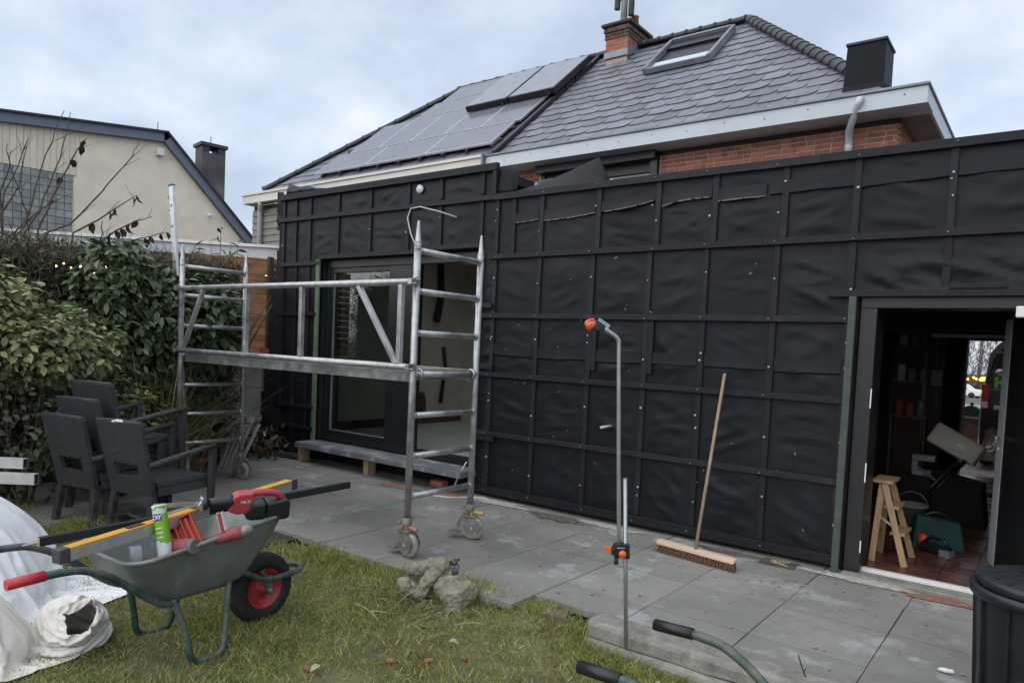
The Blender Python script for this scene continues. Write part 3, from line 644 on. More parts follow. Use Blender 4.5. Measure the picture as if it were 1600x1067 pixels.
bricks(house, (-4.74, 9.5), (1, 0), 3.06, 9, 3.895); bricks(house, (-7.5, 9.5), (1, 0), .62, 6, 4.08)
bricks(house, (-1.69, 9.592), (0, 1), 2.2, 9, 3.895)
# frieze boards under the eave
m = MB(); m.box(-4.76, -1.67, 9.485, 9.519, 4.40, 4.453); m.build('frieze', mat('dark_frieze', (.05, .03, .027), .8), house)
# rear window with shutter box
m = MB(); m.box(-6.87, -4.77, 9.33, 9.60, 4.34, 4.452); hw = m.build('window', FRAMEB, house, bevel=.004)
m = MB(); m.box(-6.87, -6.79, 9.5, 9.62, 3.2, 4.34); m.box(-4.88, -4.77, 9.42, 9.62, 3.2, 4.34); m.box(-5.72, -5.64, 9.53, 9.6, 3.2, 4.2); m.box(-6.79, -4.88, 9.53, 9.6, 4.2, 4.34); m.build('frame', FRAMEB, hw)
m = MB(); m.box(-6.79, -4.88, 9.57, 9.575, 3.2, 4.2); m.build('pane', mat('dark_pane', (.05, .045, .07), .06, spec=.9), hw)
m = MB(); m.box(-6.79, -4.88, 9.6, 9.61, 3.2, 4.3); m.build('curtain', DARK, hw)
# downpipe
m = MB(); m.tube([(-2.03, 9.09, 4.60), (-2.035, 9.03, 4.585), (-2.05, 9.02, 4.55), (-2.19, 9.30, 4.33), (-2.21, 9.40, 4.26), (-2.215, 9.43, 4.18), (-2.215, 9.43, 2.9)], .042, 14); dp = m.build('downpipe', PVC, house)
m = MB(); m.lathe([(.05, 0), (.05, .03)], 14, (-2.215, 9.43, 4.14)); m.lathe([(.046, 0), (.046, .06)], 14, (-2.215, 9.43, 4.17)); m.build('collar', PVC, dp)
# roof window
rw = bpy.data.objects
m = MB()
def rbox(m, x0, x1, s0, s1, h0, h1, mi=0):
    return m.hexa([RPt(x0, s0, h0), RPt(x1, s0, h0), RPt(x1, s1, h0), RPt(x0, s1, h0), RPt(x0, s0, h1), RPt(x1, s0, h1), RPt(x1, s1, h1), RPt(x0, s1, h1)], mi)
X0, X1, S0, S1 = -5.86, -4.68, 2.36, 3.66
rbox(m, X0, X0+.06, S0, S1, .03, .14); rbox(m, X1-.06, X1, S0, S1, .03, .14); rbox(m, X0+.061, X1-.061, S0, S0+.045, .03, .12); rbox(m, X0+.061, X1-.061, S1-.07, S1, .03, .15); rw_ = m.build('roof_window', ZINC, house, bevel=.006)
m = MB(); rbox(m, X0+.061, X1-.061, S0+.046, S1-.071, .02, .052); m.build('pane', mat('roof_dark_pane', (.012, .013, .016), .3, spec=.3), rw_)
m = MB(); rbox(m, X0+.065, X1-.065, S0+.05, S0+.40, .053, .066); m.build('sash', WHITEF, rw_)
m = MB(); rbox(m, X0+.065, X1-.065, S1-.36, S1-.072, .053, .09); m.build('blind', FRAMEB, rw_)
# brick chimney at the ridge
CX0, CX1, CY0, CY1 = -7.14, -6.70, 11.78, 12.52; cz0, cz1 = 6.6, 7.60
m = MB(); m.box(CX0-.004, CX1+.004, CY0-.004, CY1+.004, cz0, cz1); ch = m.build('chimney', MORTAR, house)
def chim_bricks():
    for r_ in range(16):
        z = 7.0+r_*.0625
        if z > cz1-.05: break
        o_ = .012 if r_ < 6 else (.03 if r_ < 8 else .05)
        for (p, u, L_) in (((CX0-o_, CY0-o_), (1, 0), CX1-CX0+2*o_), ((CX1+o_, CY0-o_+.09), (0, 1), CY1-CY0+2*o_-.09)):
            x = 0 if r_ % 2 else -.1
            while x < L_:
                a, b_ = max(0, x), min(L_, x+.188)
                if b_-a > .03:
                    m = MB(); m.box(0, b_-a, 0, .09, 0, .05); ob = m.build('brick', BRICKD if r_ > 5 else BRICK, ch); ob.location = (p[0]+u[0]*a, p[1]+u[1]*a, z); ob.rotation_euler = (0, 0, math.atan2(u[1], u[0]))
                x += .2
chim_bricks()
m = MB(); m.box(CX0-.09, CX1+.09, CY0-.09, CY1+.09, cz1, cz1+.05); m.build('cap', mat('chimney_cap', (.05, .045, .045), .8), ch, bevel=.008)
m = MB(); m.hexa([(CX0-.03, CY0-.04, 7.02), (CX1+.03, CY0-.04, 7.02), (CX1+.03, CY0-.025, 7.02), (CX0-.03, CY0-.025, 7.02), (CX0-.03, CY0-.03, 7.14), (CX1+.03, CY0-.03, 7.14), (CX1+.03, CY0-.013, 7.14), (CX0-.03, CY0-.013, 7.14)])
m.hexa([(CX1+.013, CY0-.03, 7.0), (CX1+.035, CY0-.03, 7.0), (CX1+.035, CY1, 7.4), (CX1+.013, CY1, 7.4), (CX1+.013, CY0-.03, 7.14), (CX1+.03, CY0-.03, 7.14), (CX1+.03, CY1, 7.55), (CX1+.013, CY1, 7.55)]); m.build('lead_flashing', ZINC, ch)
COW = mat('concrete_cowl', (.16, .155, .14), .9, var=.35, scale=9, bump=.3, dirt=[((.06, .06, .055), 6, .5, .65, .7)])
cx, cy = -6.93, 12.0
m = MB(); m.tube([(cx, cy, cz1+.05), (cx, cy, cz1+.2), (cx, cy, cz1+.95)], [.085, .062, .06], 12); m.tube([(cx-.15, cy, cz1+.62), (cx+.15, cy, cz1+.62)], .055, 12); m.tube([(cx-.15, cy, cz1+.42), (cx-.15, cy, cz1+.95)], .056, 12); m.tube([(cx+.15, cy, cz1+.24), (cx+.15, cy, cz1+.95)], .056, 12); m.build('flue_cowl', COW, ch)
m = MB(); m.lathe([(.0001, 0), (.085, 0), (.065, .22), (.072, .225), (.072, .25), (.055, .25), (.055, .2)], 14, (-6.80, 12.2, cz1+.05)); m.build('chimney_pot', TERR, ch)
# black wrapped vent on the eave corner
m = MB(); m.add([(-2.29, 9.17, 4.70), (-1.72, 9.17, 4.69), (-1.68, 9.72, 4.69), (-2.29, 9.72, 4.7), (-2.27, 9.2, 4.82), (-1.83, 9.2, 4.82), (-1.83, 9.68, 4.82), (-2.27, 9.68, 4.82), (-2.25, 9.2, 5.29), (-1.83, 9.2, 5.29), (-1.83, 9.68, 5.29), (-2.25, 9.68, 5.29)], [(0, 1, 5, 4), (1, 2, 6, 5), (2, 3, 7, 6), (3, 0, 4, 7), (4, 5, 9, 8), (5, 6, 10, 9), (6, 7, 11, 10), (7, 4, 8, 11), (8, 9, 10, 11)])
vb_ = m.build('roof_vent', mat('vent_black', (.006, .0075, .011), .6, spec=.2, var=.3, scale=6), house, bevel=.01)
m = MB(); m.box(-2.265, -1.815, 9.185, 9.695, 5.291, 5.325); m.build('vent_lid', LEAD, vb_, bevel=.008)

# ---- semi-detached neighbour
m = MB(); m.box(-14.62, VX, 9.26, 9.6, 0, 4.45); m.box(-14.62, -14.4, 9.6, 15, 0, 4.45); m.build('wall', DKWALL, semi)
for i in range(20):
    z = 1.6+.145*i
    if z > 4.35: break
    m = MB(); m.add([(-14.64, 9.225, z), (-13.2, 9.225, z), (-13.2, 9.26, z), (-14.64, 9.26, z), (-14.64, 9.245, z+.14), (-13.2, 9.245, z+.14), (-13.2, 9.26, z+.14), (-14.64, 9.26, z+.14)], [(3, 2, 1, 0), (4, 5, 6, 7), (0, 1, 5, 4), (1, 2, 6, 5), (2, 3, 7, 6), (3, 0, 4, 7)]); m.build('siding_board', SIDING, semi)
m = MB(); m.box(-14.70, -7.72, 9.02, 9.05, 4.46, 4.63); m.box(-14.73, -7.72, 8.99, 9.06, 4.631, 4.68); m.box(-14.70, -14.66, 9.051, 15, 4.46, 4.63); m.box(-14.70, -7.72, 9.051, 9.26, 4.46, 4.48); m.build('gutter_board', CREAM, semi, bevel=.006)
m = MB(); m.box(-7.73, -7.70, 8.985, 9.05, 4.45, 4.69); m.build('gutter_end', ZINC, semi)
m = MB(); m.tube([(-14.1, 9.06, 4.47), (-14.1, 9.08, 4.42), (-14.23, 9.15, 4.33), (-14.25, 9.17, 4.28), (-14.25, 9.17, 1.5)], .05, 12); m.build('downpipe', PVC, semi)
# ---- solar panels, each a thing of its own
def panel(x0, x1, s0, s1, label, lines, h0=.09, th=.035):
    cx, cs_ = (x0+x1)/2, (s0+s1)/2; o = thing('photovoltaic_module', label, 'solar panel', RPt(cx, cs_, h0), 0, 'solar panels on the slate roof'); o.rotation_euler = (rad(40), 0, 0)
    w_, h_ = (x1-x0)/2-.008, (s1-s0)/2-.008
    m = MB()
    for a in ((-w_, w_, -h_, -h_+.022), (-w_, w_, h_-.022, h_), (-w_, -w_+.022, -h_+.022, h_-.022), (w_-.022, w_, -h_+.022, h_-.022)): m.box(a[0], a[1], a[2], a[3], 0, th)
    m.build('frame', ALUB, o)
    m = MB(); m.box(-w_+.022, w_-.022, -h_+.022, h_-.022, .012, th-.004); pn = m.build('cell_sheet', PVP, o)
    m = MB()
    nl = 18
    for i in range(1, nl):
        if lines == 'h': yy = -h_+2*h_*i/nl; m.box(-w_+.024, w_-.024, yy-.003, yy+.003, th-.0039, th-.0033)
        else: xx = -w_+2*w_*i/nl; m.box(xx-.003, xx+.003, -h_+.024, h_-.024, th-.0039, th-.0033)
    m.build('busbars', mat('busbar', (.34, .36, .4), .35, .4), pn)
    return o
bx = [-12.42, -10.87, -9.27, -7.70]
for i, nme in enumerate(('leftmost', 'middle', 'rightmost')): panel(bx[i], bx[i+1], .25, 1.05, f'{nme} wide solar panel of the lowest row above the cream gutter', 'h')
px_ = [-12.12, -11.22, -10.32, -9.42, -8.52, -7.62]
for i, nme in enumerate(('leftmost', 'second from left', 'middle', 'fourth from left', 'rightmost')): panel(px_[i], px_[i+1], 1.08, 2.36, f'{nme} upright solar panel in the row above the lowest panels', 'v')
panel(-11.2, -9.64, 2.39, 3.17, 'lower wide solar panel left of the two thick collectors', 'h'); panel(-11.05, -9.64, 3.2, 3.97, 'topmost wide solar panel left of the two thick collectors', 'h')
def collector(x0, x1, lab):
    o = thing('solar_collector', lab, 'solar collector', RPt((x0+x1)/2, 2.82, .13), 0, 'thick solar collectors'); o.rotation_euler = (rad(40), 0, 0); w_ = (x1-x0)/2-.008; h_ = .76
    m = MB(); m.box(-w_, w_, -h_, h_, 0, .11); m.build('housing', FRAMEB, o, bevel=.006)
    m = MB(); m.box(-w_+.02, w_-.02, -h_+.02, h_-.02, .111, .118); m.build('glass_cover', mat('collector_glass', (.22, .235, .26), .25, spec=.8), o)
    m = MB(); m.tube([(w_-.1, -h_-.001, .04), (w_-.1, -h_-.05, .02)], .02, 8); m.build('pipe_stub', BPL, o)
collector(-9.52, -8.49, 'thick black framed solar collector, left one of the raised pair'); collector(-8.47, -7.42, 'thick black framed solar collector beside the brick chimney, right one of the raised pair')
m = MB()
for s_ in (.42, .88, 1.3, 2.1, ): m.hexa([RPt(-12.4, s_, .03), RPt(-7.62, s_, .03), RPt(-7.62, s_+.04, .03), RPt(-12.4, s_+.04, .03), RPt(-12.4, s_, .088), RPt(-7.62, s_, .088), RPt(-7.62, s_+.04, .088), RPt(-12.4, s_+.04, .088)])
for i in range(9): x = -12.2+.56*i; m.hexa([RPt(x, .2, .03), RPt(x+.04, .2, .03), RPt(x+.04, .5, .03), RPt(x, .5, .03), RPt(x, .2, .088), RPt(x+.04, .2, .088), RPt(x+.04, .5, .088), RPt(x, .5, .088)])
for s_ in (2.5, 2.9, 3.6): m.hexa([RPt(-11.1, s_, .03), RPt(-7.45, s_, .03), RPt(-7.45, s_+.04, .03), RPt(-11.1, s_+.04, .03), RPt(-11.1, s_, .088), RPt(-7.45, s_, .088), RPt(-7.45, s_+.04, .088), RPt(-11.1, s_+.04, .088)])
m.build('mounting_rails', LEAD, semi)

# ================================================================== CREAM GABLE HOUSE beyond the hedge
D2 = Vector((.155, .988, 0)).normalized(); P2 = Vector((-22, 11, 0)); N2 = Vector((D2.y, -D2.x, 0)); ang2 = math.atan2(D2.y, D2.x)
gh = thing('gable_house', 'cream rendered house with blue-grey roof edge behind the hedge', 'building', tuple(P2), ang2)   # local x along the gable, local -y towards the garden
prof = [(-9, 0), (2.6, 0), (2.6, 4.38), (-.2, 7.28), (-9, 6.4)]
m = MB(); m.prism([(a, z) for a, z in prof], lambda a, z, t: (a, t, z), 8, 0); m.build('wall', RENDERW, gh)
def edge_bar(p0, p1, w_, y0, y1):
    d = Vector((p1[0]-p0[0], p1[1]-p0[1])).normalized(); n_ = Vector((-d.y, d.x)); 
    q = [(p0[0], p0[1]), (p1[0], p1[1]), (p1[0]+n_.x*w_, p1[1]+n_.y*w_), (p0[0]+n_.x*w_, p0[1]+n_.y*w_)]
    return MB().prism(q, lambda a, z, t: (a, t, z), y1, y0)
edge_bar((-9, 6.4), (-.2, 7.28), .28, -.18, -.02).build('verge_board', TRIM, gh); edge_bar((-.2, 7.28), (3.05, 3.95), .27, -.18, -.02).build('verge_board', TRIM, gh)
edge_bar((-9.3, 6.63), (-.1, 7.55), .05, -.26, 8).build('roof', LEAD, gh); edge_bar((-.15, 7.56), (3.2, 4.1), .05, -.26, 8).build('roof', LEAD, gh)
i = 0; x = -9
while x < -2.6:
    m = MB(); zt = 6.4+(x+9)*.1-.0; m.box(x, x+.148, -.03, -.001, 5.82, zt+.02); m.build('wall_board', BOARDS, gh, bevel=.006); x += .155
gb = MB(); gb.box(-9, -2.56, -.012, -.001, 3.0, 5.82); gb = gb.build('glass_block_wall', mat('block_joint', (.1, .115, .12), .7), gh)
s = MB(); s.box(-.092, .092, -.02, .0, -.092, .092); gbm = s.mesh('glass_block', GLB)
for i in range(16):
    for j in range(14): 
        put('glass_block', gbm, gb, bevel=.012 if False else 0, loc=(-2.66-.2*i, -.012, 5.71-.2*j))
m = MB(); m.box(1.08, 1.82, .3, .9, 3.5, 7.35); m.build('chimney', mat('grey_chimney', (.095, .09, .088), .9, var=.35, scale=2.2, bump=.3, dirt=[((.2, .195, .185), 1.4, .55, .7, .6), ((.03, .028, .027), 3, .58, .7, .7)]), gh)
chg = bpy.data.objects['chimney.001'] if 'chimney.001' in bpy.data.objects else None
m = MB(); m.box(1.08, 1.3, .3, .9, 7.351, 7.56); m.box(1.6, 1.82, .3, .9, 7.351, 7.56); m.box(1.02, 1.88, .24, .96, 7.561, 7.66); m.build('cap', LEAD, chg)
m = MB(); m.tube([(-.35, 0, 7.5), (-.35, 0, 7.85)], .012, 6); m.tube([(1.45, .6, 7.66), (1.45, .6, 7.95)], .012, 6); m.build('antenna_rod', LEAD, gh)
m = MB(); m.box(-.4, -.22, -.2, -.02, 6.85, 7.05); m.sphere((1.2, -.12, 5.3), .07); m.build('lamp', WHT, gh)

# ================================================================== FENCE AND ANNEX on the boundary
fe = thing('boundary_fence', 'grey concrete panel fence with orange boards on top, left of the extension', 'fence')
for y in (-3.9, -1.95, 0, 1.95, 3.9, 5.85):
    m = MB(); m.box(-8.55, -8.43, y-.06, y+.06, -.3, 1.36); m.build('post', PANEL, fe, bevel=.008)
for k in range(5):
    for z0, z1 in ((-.25, .30), (.306, .84), (.846, 1.28)):
        y = -3.9+1.95*k; m = MB(); m.box(-8.52, -8.47, y+.065, y+1.885, z0, z1); m.build('concrete_panel', PANEL, fe, bevel=.006)
for r_ in range(14):
    z = 1.30+.088*r_
    for (y0, y1) in ((4.55, 5.1), (5.106, 5.62), (5.626, 5.95)):
        m = MB(); m.box(-8.53+random.uniform(-.004, .004), -8.49, y0, y1, z, z+.082); m.build('board', WOODO, fe, bevel=.003)
m = MB(); m.box(-8.485, -8.44, 5.59, 5.66, 1.28, 2.6); m.build('board_post', BARK, fe)
m = MB(); m.box(-8.60, -8.3, 5.35, 5.75, 1.282, 1.30); m.box(-8.46, -8.36, 5.50, 5.72, 1.30, 1.38); m.build('coping_tile', TERR, fe)
A = Vector((-8.62, 5.95, 0)); B = Vector((-10.156, 4.411, 0)); d_ = (B-A).normalized(); n_ = Vector((-d_.y, d_.x, 0)); 
if n_.dot(Vector((-.6, .8, 0))) < 0: n_ = -n_
an = thing('garden_annex', 'low flat-roofed annex with pale fascia and lit window behind the hedge', 'building')
def along(t, o_, z): v = A+d_*t+n_*o_; return (v.x, v.y, z)
def abox(m, t0, t1, o0, o1, z0, z1): return m.hexa([along(t0, o0, z0), along(t1, o0, z0), along(t1, o1, z0), along(t0, o1, z0), along(t0, o0, z1), along(t1, o0, z1), along(t1, o1, z1), along(t0, o1, z1)])
abox(MB(), .0, 5, 0, .04, 2.62, 2.76).build('fascia', WHITEF, an); abox(MB(), -.03, 5, -.04, .1, 2.762, 2.80).build('roof_trim', WHT, an); abox(MB(), .0, 5, .1, 4, 2.70, 2.79).build('roof', LEAD, an)
abox(MB(), .1, 5, .25, .3, 2.52, 2.615).build('soffit_board', WHITEF, an)
abox(MB(), .1, 5, 1.5, 1.6, -.3, 2.70).build('wall', BARK, an)
wn = abox(MB(), .9, 1.5, 1.44, 1.499, 1.5, 2.1).build('window', FRAMEB, an)
abox(MB(), .95, 1.45, 1.42, 1.438, 1.55, 2.05).build('pane', emit('warm_window', (1, .55, .16), 2.2), wn)
ld = bpy.data.lights.new('annex_lamp', 'POINT'); ld.energy = 22; ld.color = (1, .58, .25); ld.shadow_soft_size = .08
lo = bpy.data.objects.new('annex_lamp', ld); COL.objects.link(lo); lo.location = along(.35, .7, 2.35); lo.parent = an
m = MB(); m.sphere(along(.35, .7, 2.45), .05); m.build('lamp_globe', emit('warm_lamp', (1, .6, .25), 6), an)
# ================================================================== VEGETATION
LEAFM = vcol('leaf_gloss', .38, .45, .12); LEAFD = vcol('leaf_dull', .6, .3, .15); GRASSM = vcol('grass_blade', .6, .25, .25); DRYL = vcol('dry_leaf', .8, .2, .1)
def np_mesh(name, V, F, tint, mt):
    me = bpy.data.meshes.new(name); nv, nf = len(V), len(F); k = F.shape[1]
    me.vertices.add(nv); me.vertices.foreach_set('co', V.astype(np.float32).ravel()); me.loops.add(nf*k); me.loops.foreach_set('vertex_index', F.astype(np.int32).ravel())
    me.polygons.add(nf); me.polygons.foreach_set('loop_start', np.arange(0, nf*k, k, dtype=np.int32)); 
    try: me.polygons.foreach_set('loop_total', np.full(nf, k, dtype=np.int32))
    except Exception: pass
    me.update(calc_edges=True); me.validate()
    a = me.color_attributes.new('tint', 'FLOAT_COLOR', 'POINT'); a.data.foreach_set('color', np.hstack([tint, np.ones((nv, 1))]).astype(np.float32).ravel())
    me.polygons.foreach_set('use_smooth', np.ones(nf, dtype=bool)); me.materials.append(mt); return me
LEAF_T = np.array([(0, 0, 0), (-.32, .25, .05), (0, .27, -.02), (.32, .25, .05), (-.34, .62, .03), (0, .64, -.02), (.34, .62, .03), (0, 1, -.12)])
LEAF_F = np.array([(0, 2, 1), (0, 3, 2), (1, 2, 4), (2, 5, 4), (2, 3, 5), (3, 6, 5), (4, 5, 7), (5, 6, 7)])
def unit(a): return a/np.maximum(1e-9, np.linalg.norm(a, axis=1, keepdims=True))
def leaf_frames(Nrm, T):
    Nrm = unit(Nrm); T = unit(T-Nrm*(T*Nrm).sum(1, keepdims=True)); S = np.cross(T, Nrm); return S, T, Nrm
def leaf_cloud(name, P, Nrm, T, L, ratio, cols, mt, parent):
    S, T, Nrm = leaf_frames(Nrm, T); n = len(P)
    t = LEAF_T[None]; Wd = (L*ratio)[:, None, None]; Ln = L[:, None, None]
    V = P[:, None]+S[:, None]*t[..., 0:1]*Wd*1.5+T[:, None]*t[..., 1:2]*Ln+Nrm[:, None]*t[..., 2:3]*Ln
    F = (LEAF_F[None]+(np.arange(n)*8)[:, None, None]).reshape(-1, 3)
    tint = np.repeat(cols, 8, axis=0); o = put(name, np_mesh(name, V.reshape(-1, 3), F, tint, mt), parent); return o
def palette(n, cols, wts, jit=.18):
    c = np.array(cols)[RNG.choice(len(cols), n, p=np.array(wts)/sum(wts))]; return np.clip(c*(1+RNG.normal(0, jit, (n, 1))), .004, 1)
def shell_points(n, c, r, thick=.25, zmin=-1, noise_a=.25, facing=(1, -.4, .15), fk=.0):
    out = []
    c = np.array(c); r = np.array(r)
    while sum(len(o) for o in out) < n:
        d = unit(RNG.normal(size=(n*2, 3))); k = (1-thick*RNG.random((len(d), 1))**1.5)
        lump = np.array([1+noise_a*noise.noise(Vector(tuple(q*2.2+c))) for q in d])[:, None]
        p = c+d*r*k*lump; ok = (p[:, 2] > zmin) & ((d@np.array(facing)) > -.35+fk)
        out.append(np.hstack([p, d/np.maximum(r, .2)])[ok])
    o = np.vstack(out)[:n]; return o[:, :3], unit(o[:, 3:])
def bush(root, spec, n, L, ratio, cols, wts, mt, nparts=0, up=.5, droop=.4, spread=.55, zmin=-.1):
    Ps, Ns = [], []
    tot = sum(s[2] for s in spec)
    for c, r, wgt in spec:
        p, q = shell_points(int(n*wgt/tot), c, r, .35, zmin); Ps.append(p); Ns.append(q)
    P = np.vstack(Ps); D = np.vstack(Ns); k = len(P)
    Nrm = unit(D*.7+np.array([0, 0, up])+RNG.normal(0, spread, (k, 3))); T = unit(D+np.array([0, 0, -droop])+RNG.normal(0, .6, (k, 3)))
    Ls = L*(1+RNG.normal(0, .22, k)).clip(.5, 1.6); C = palette(k, cols, wts)
    o = leaf_cloud('foliage', P, Nrm, T, Ls, np.full(k, ratio), C, mt, root); stuff(o)
    if nparts:       # the leaves that show largest, one object each, sharing a few meshes
        mes = []
        for i in range(8):
            c = palette(1, cols, wts); S = np.array([[1, 0, 0]]); V = (LEAF_T*np.array([ratio*1.5, 1, 1]))*1.0; mes.append(np_mesh('leaf', V, LEAF_F, np.repeat(c, 8, axis=0), mt))
        p, q = [], []
        for c, r, wgt in spec:
            a, b_ = shell_points(int(nparts*wgt/tot)+1, c, np.array(r)*1.04, .1, zmin+.2, fk=.25); p.append(a); q.append(b_)
        p = np.vstack(p)[:nparts]; q = np.vstack(q)[:nparts]
        Nr = unit(q*.8+np.array([0, 0, up])+RNG.normal(0, .4, q.shape)); Tt = unit(q+np.array([0, 0, -droop])+RNG.normal(0, .6, q.shape)); S, Tt, Nr = leaf_frames(Nr, Tt)
        for i in range(len(p)):
            o = put('leaf', mes[i % 8], root); sc_ = L*random.uniform(.8, 1.25)
            mtx = Matrix((tuple(S[i]), tuple(Tt[i]), tuple(Nr[i]))).transposed()*sc_; mtx = mtx.to_4x4(); mtx.translation = tuple(p[i]); o.matrix_local = mtx
def stems(root, base, tips, r=.015, mt=BARK, name='stem'):
    m = MB()
    for t in tips:
        b_ = Vector(base)+Vector((random.uniform(-.1, .1), random.uniform(-.2, .2), 0)); t = Vector(t); mid = (b_+t)/2+Vector((random.uniform(-.15, .15), random.uniform(-.15, .15), .1))
        m.tube(bez(b_, mid, t, 6), [r*(1-.12*i) for i in range(7)], 6)
    return m.build(name, mt, root)
# tall clipped hedge: twiggy brown mass along the boundary
hd = thing('hedge', 'tall thin twiggy brown hedge along the boundary behind the laurel', 'hedge', (-7.95, 0, 0))
def twigs(root, n, x0, x1, y0, y1, z0, z1, up_, cols, wts, L=.16, wd=.004, name='twigs', leafn=0, ll=.035):
    P = np.stack([RNG.uniform(x0, x1, n), RNG.uniform(y0, y1, n), z0+(z1-z0)*RNG.random(n)**.75], 1); T = unit(RNG.normal(0, 1, (n, 3))*np.array([.6, .6, .5])+np.array([0, 0, up_])); S = unit(np.cross(T, RNG.normal(size=(n, 3))))
    ln = L*RNG.uniform(.6, 1.5, (n, 1)); k = RNG.normal(0, .2, (n, 3))*ln
    V = np.stack([P-S*wd, P+S*wd, P+T*ln*.55+k*.5-S*wd*.7, P+T*ln*.55+k*.5+S*wd*.7, P+T*ln+k], 1); F = np.array([(0, 1, 3), (0, 3, 2), (2, 3, 4)])[None]+(np.arange(n)*5)[:, None, None]
    stuff(put(name, np_mesh(name, V.reshape(-1, 3), F.reshape(-1, 3), np.repeat(palette(n, cols, wts), 5, 0), LEAFD), root))
    if leafn:
        P = np.stack([RNG.uniform(x0, x1, leafn), RNG.uniform(y0, y1, leafn), z0+(z1-z0)*RNG.random(leafn)**.8], 1); Nr = RNG.normal(size=(leafn, 3)); T = RNG.normal(size=(leafn, 3))
        stuff(leaf_cloud('foliage', P, Nr, T, np.full(leafn, ll)*RNG.uniform(.6, 1.4, leafn), np.full(leafn, .5), palette(leafn, cols, wts), LEAFD, root))
BR = [(.15, .13, .09), (.11, .095, .065), (.085, .095, .05), (.2, .18, .13)]
twigs(hd, 62000, -.38, .40, -3.5, 4.75, .3, 2.36, .9, BR, (4, 4, 3, 1), .15, .0045, leafn=46000, ll=.045)
m = MB()
for i in range(60):
    y = -4.4+9.0*i/60; m.tube(bez((-.1+random.uniform(-.1, .1), y, -.2), (random.uniform(-.2, .2), y+.1, 1), (random.uniform(-.25, .2), y+random.uniform(-.3, .3), 2.1), 5), [.025, .022, .018, .014, .01, .005], 5)
m.build('stems', BARK, hd)
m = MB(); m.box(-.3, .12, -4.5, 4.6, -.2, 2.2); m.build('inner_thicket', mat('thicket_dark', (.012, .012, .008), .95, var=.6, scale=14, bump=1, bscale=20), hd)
# laurel, dark glossy large leaves
LA = [(.06, .098, .038), (.088, .13, .052), (.04, .066, .028), (.15, .18, .10)]
la = thing('laurel_bush', 'dark green laurel bush with large glossy leaves behind the scaffold', 'bush', (-7.5, 3.9, 0))
bush(la, [((0, -.1, 1.6), (.6, .7, .62), 3), ((-.15, .38, 1.6), (.42, .36, .66), 1.6), ((-.1, -.65, 1.65), (.5, .5, .55), 2), ((-.15, -.1, .75), (.42, .8, .6), 2)], 5600, .115, .36, LA, (4, 4, 3, 1.2), LEAFM, 240, zmin=.15)
stems(la, (-.1, 0, -.05), [(random.uniform(-.3, .3), random.uniform(-1, 1), random.uniform(1.2, 2.2)) for _ in range(16)], .022)
l2 = thing('laurel_bush', 'laurel with glossy leaves rising above the hedge left of the tall aluminium pole', 'bush', (-7.4, 3.2, 0))
bush(l2, [((0, 0, 1.9), (.36, .36, .48), 3), ((.05, -.1, 1.2), (.4, .6, .6), 2)], 2400, .11, .38, LA, (4, 4, 3, 2), LEAFM, 140, zmin=.3)
stems(l2, (0, 0, -.05), [(random.uniform(-.2, .2), random.uniform(-.5, .5), random.uniform(1.4, 2.2)) for _ in range(9)], .02)
# light green broadleaf shrub at the left edge
LG = [(.24, .255, .12), (.31, .31, .165), (.165, .19, .09), (.105, .135, .068), (.34, .33, .12)]
s1 = thing('broadleaf_shrub', 'light green broadleaf shrub at the left edge behind the stacked chairs', 'bush', (-6.95, 2.15, 0))
bush(s1, [((-.05, -.45, 1.66), (.5, .75, .44), 3), ((.1, .25, 1.36), (.42, .62, .34), 2.4), ((-.2, -.1, 1.6), (.35, .5, .32), 1.4)], 3400, .07, .5, LG, (4, 2.5, 4, 2, .8), LEAFD, 280, up=.9, droop=.2, zmin=.6)
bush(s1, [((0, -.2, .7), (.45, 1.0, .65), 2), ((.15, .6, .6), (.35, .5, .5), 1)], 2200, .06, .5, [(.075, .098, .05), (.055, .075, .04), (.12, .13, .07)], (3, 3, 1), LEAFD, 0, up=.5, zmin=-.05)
stems(s1, (-.05, 0, -.08), [(random.uniform(-.3, .3), random.uniform(-.9, .7), random.uniform(.7, 1.7)) for _ in range(22)], .014)
s3 = thing('seedling_shrub', 'small yellow-green shrub between the chair backs and the grassy clump', 'bush', (-6.95, 3.05, 0))
bush(s3, [((0, 0, .75), (.28, .4, .34), 1)], 420, .08, .42, [(.17, .18, .06), (.12, .15, .05), (.2, .2, .09)], (2, 3, 1), LEAFD, 90, up=.9, zmin=.2)
stems(s3, (0, 0, -.05), [(random.uniform(-.2, .2), random.uniform(-.3, .3), random.uniform(.5, .95)) for _ in range(10)], .008)
# shrub right of laurel with leafy tips over the hedge
# grassy bamboo-like clump
gc = thing('ornamental_grass', 'tall yellowish grass clump beside the scaffold left leg', 'grass clump', (-7.15, 3.5, 0))
n = 620; P = np.stack([RNG.normal(0, .12, n), RNG.normal(0, .16, n), np.zeros(n)-.03], 1); ln = RNG.uniform(.6, 1.55, n); dirn = unit(np.stack([RNG.normal(0, .22, n), RNG.normal(0, .28, n), np.ones(n)], 1)); k = RNG.normal(0, .24, (n, 3)); k[:, 2] = -abs(k[:, 2])*.6
S = unit(np.cross(dirn, RNG.normal(size=(n, 3)))); V = []; F = []
for i, t in enumerate((0, .3, .6, .85, 1)):
    c = P+dirn*(ln*t)[:, None]+k*(ln*t*t)[:, None]; wd = .0055*(1-t*.85); V += [c-S*wd, c+S*wd]
V = np.stack(V, 1); F = np.concatenate([np.array([(2*i, 2*i+1, 2*i+3), (2*i, 2*i+3, 2*i+2)]) for i in range(4)])[None]+(np.arange(n)*10)[:, None, None]
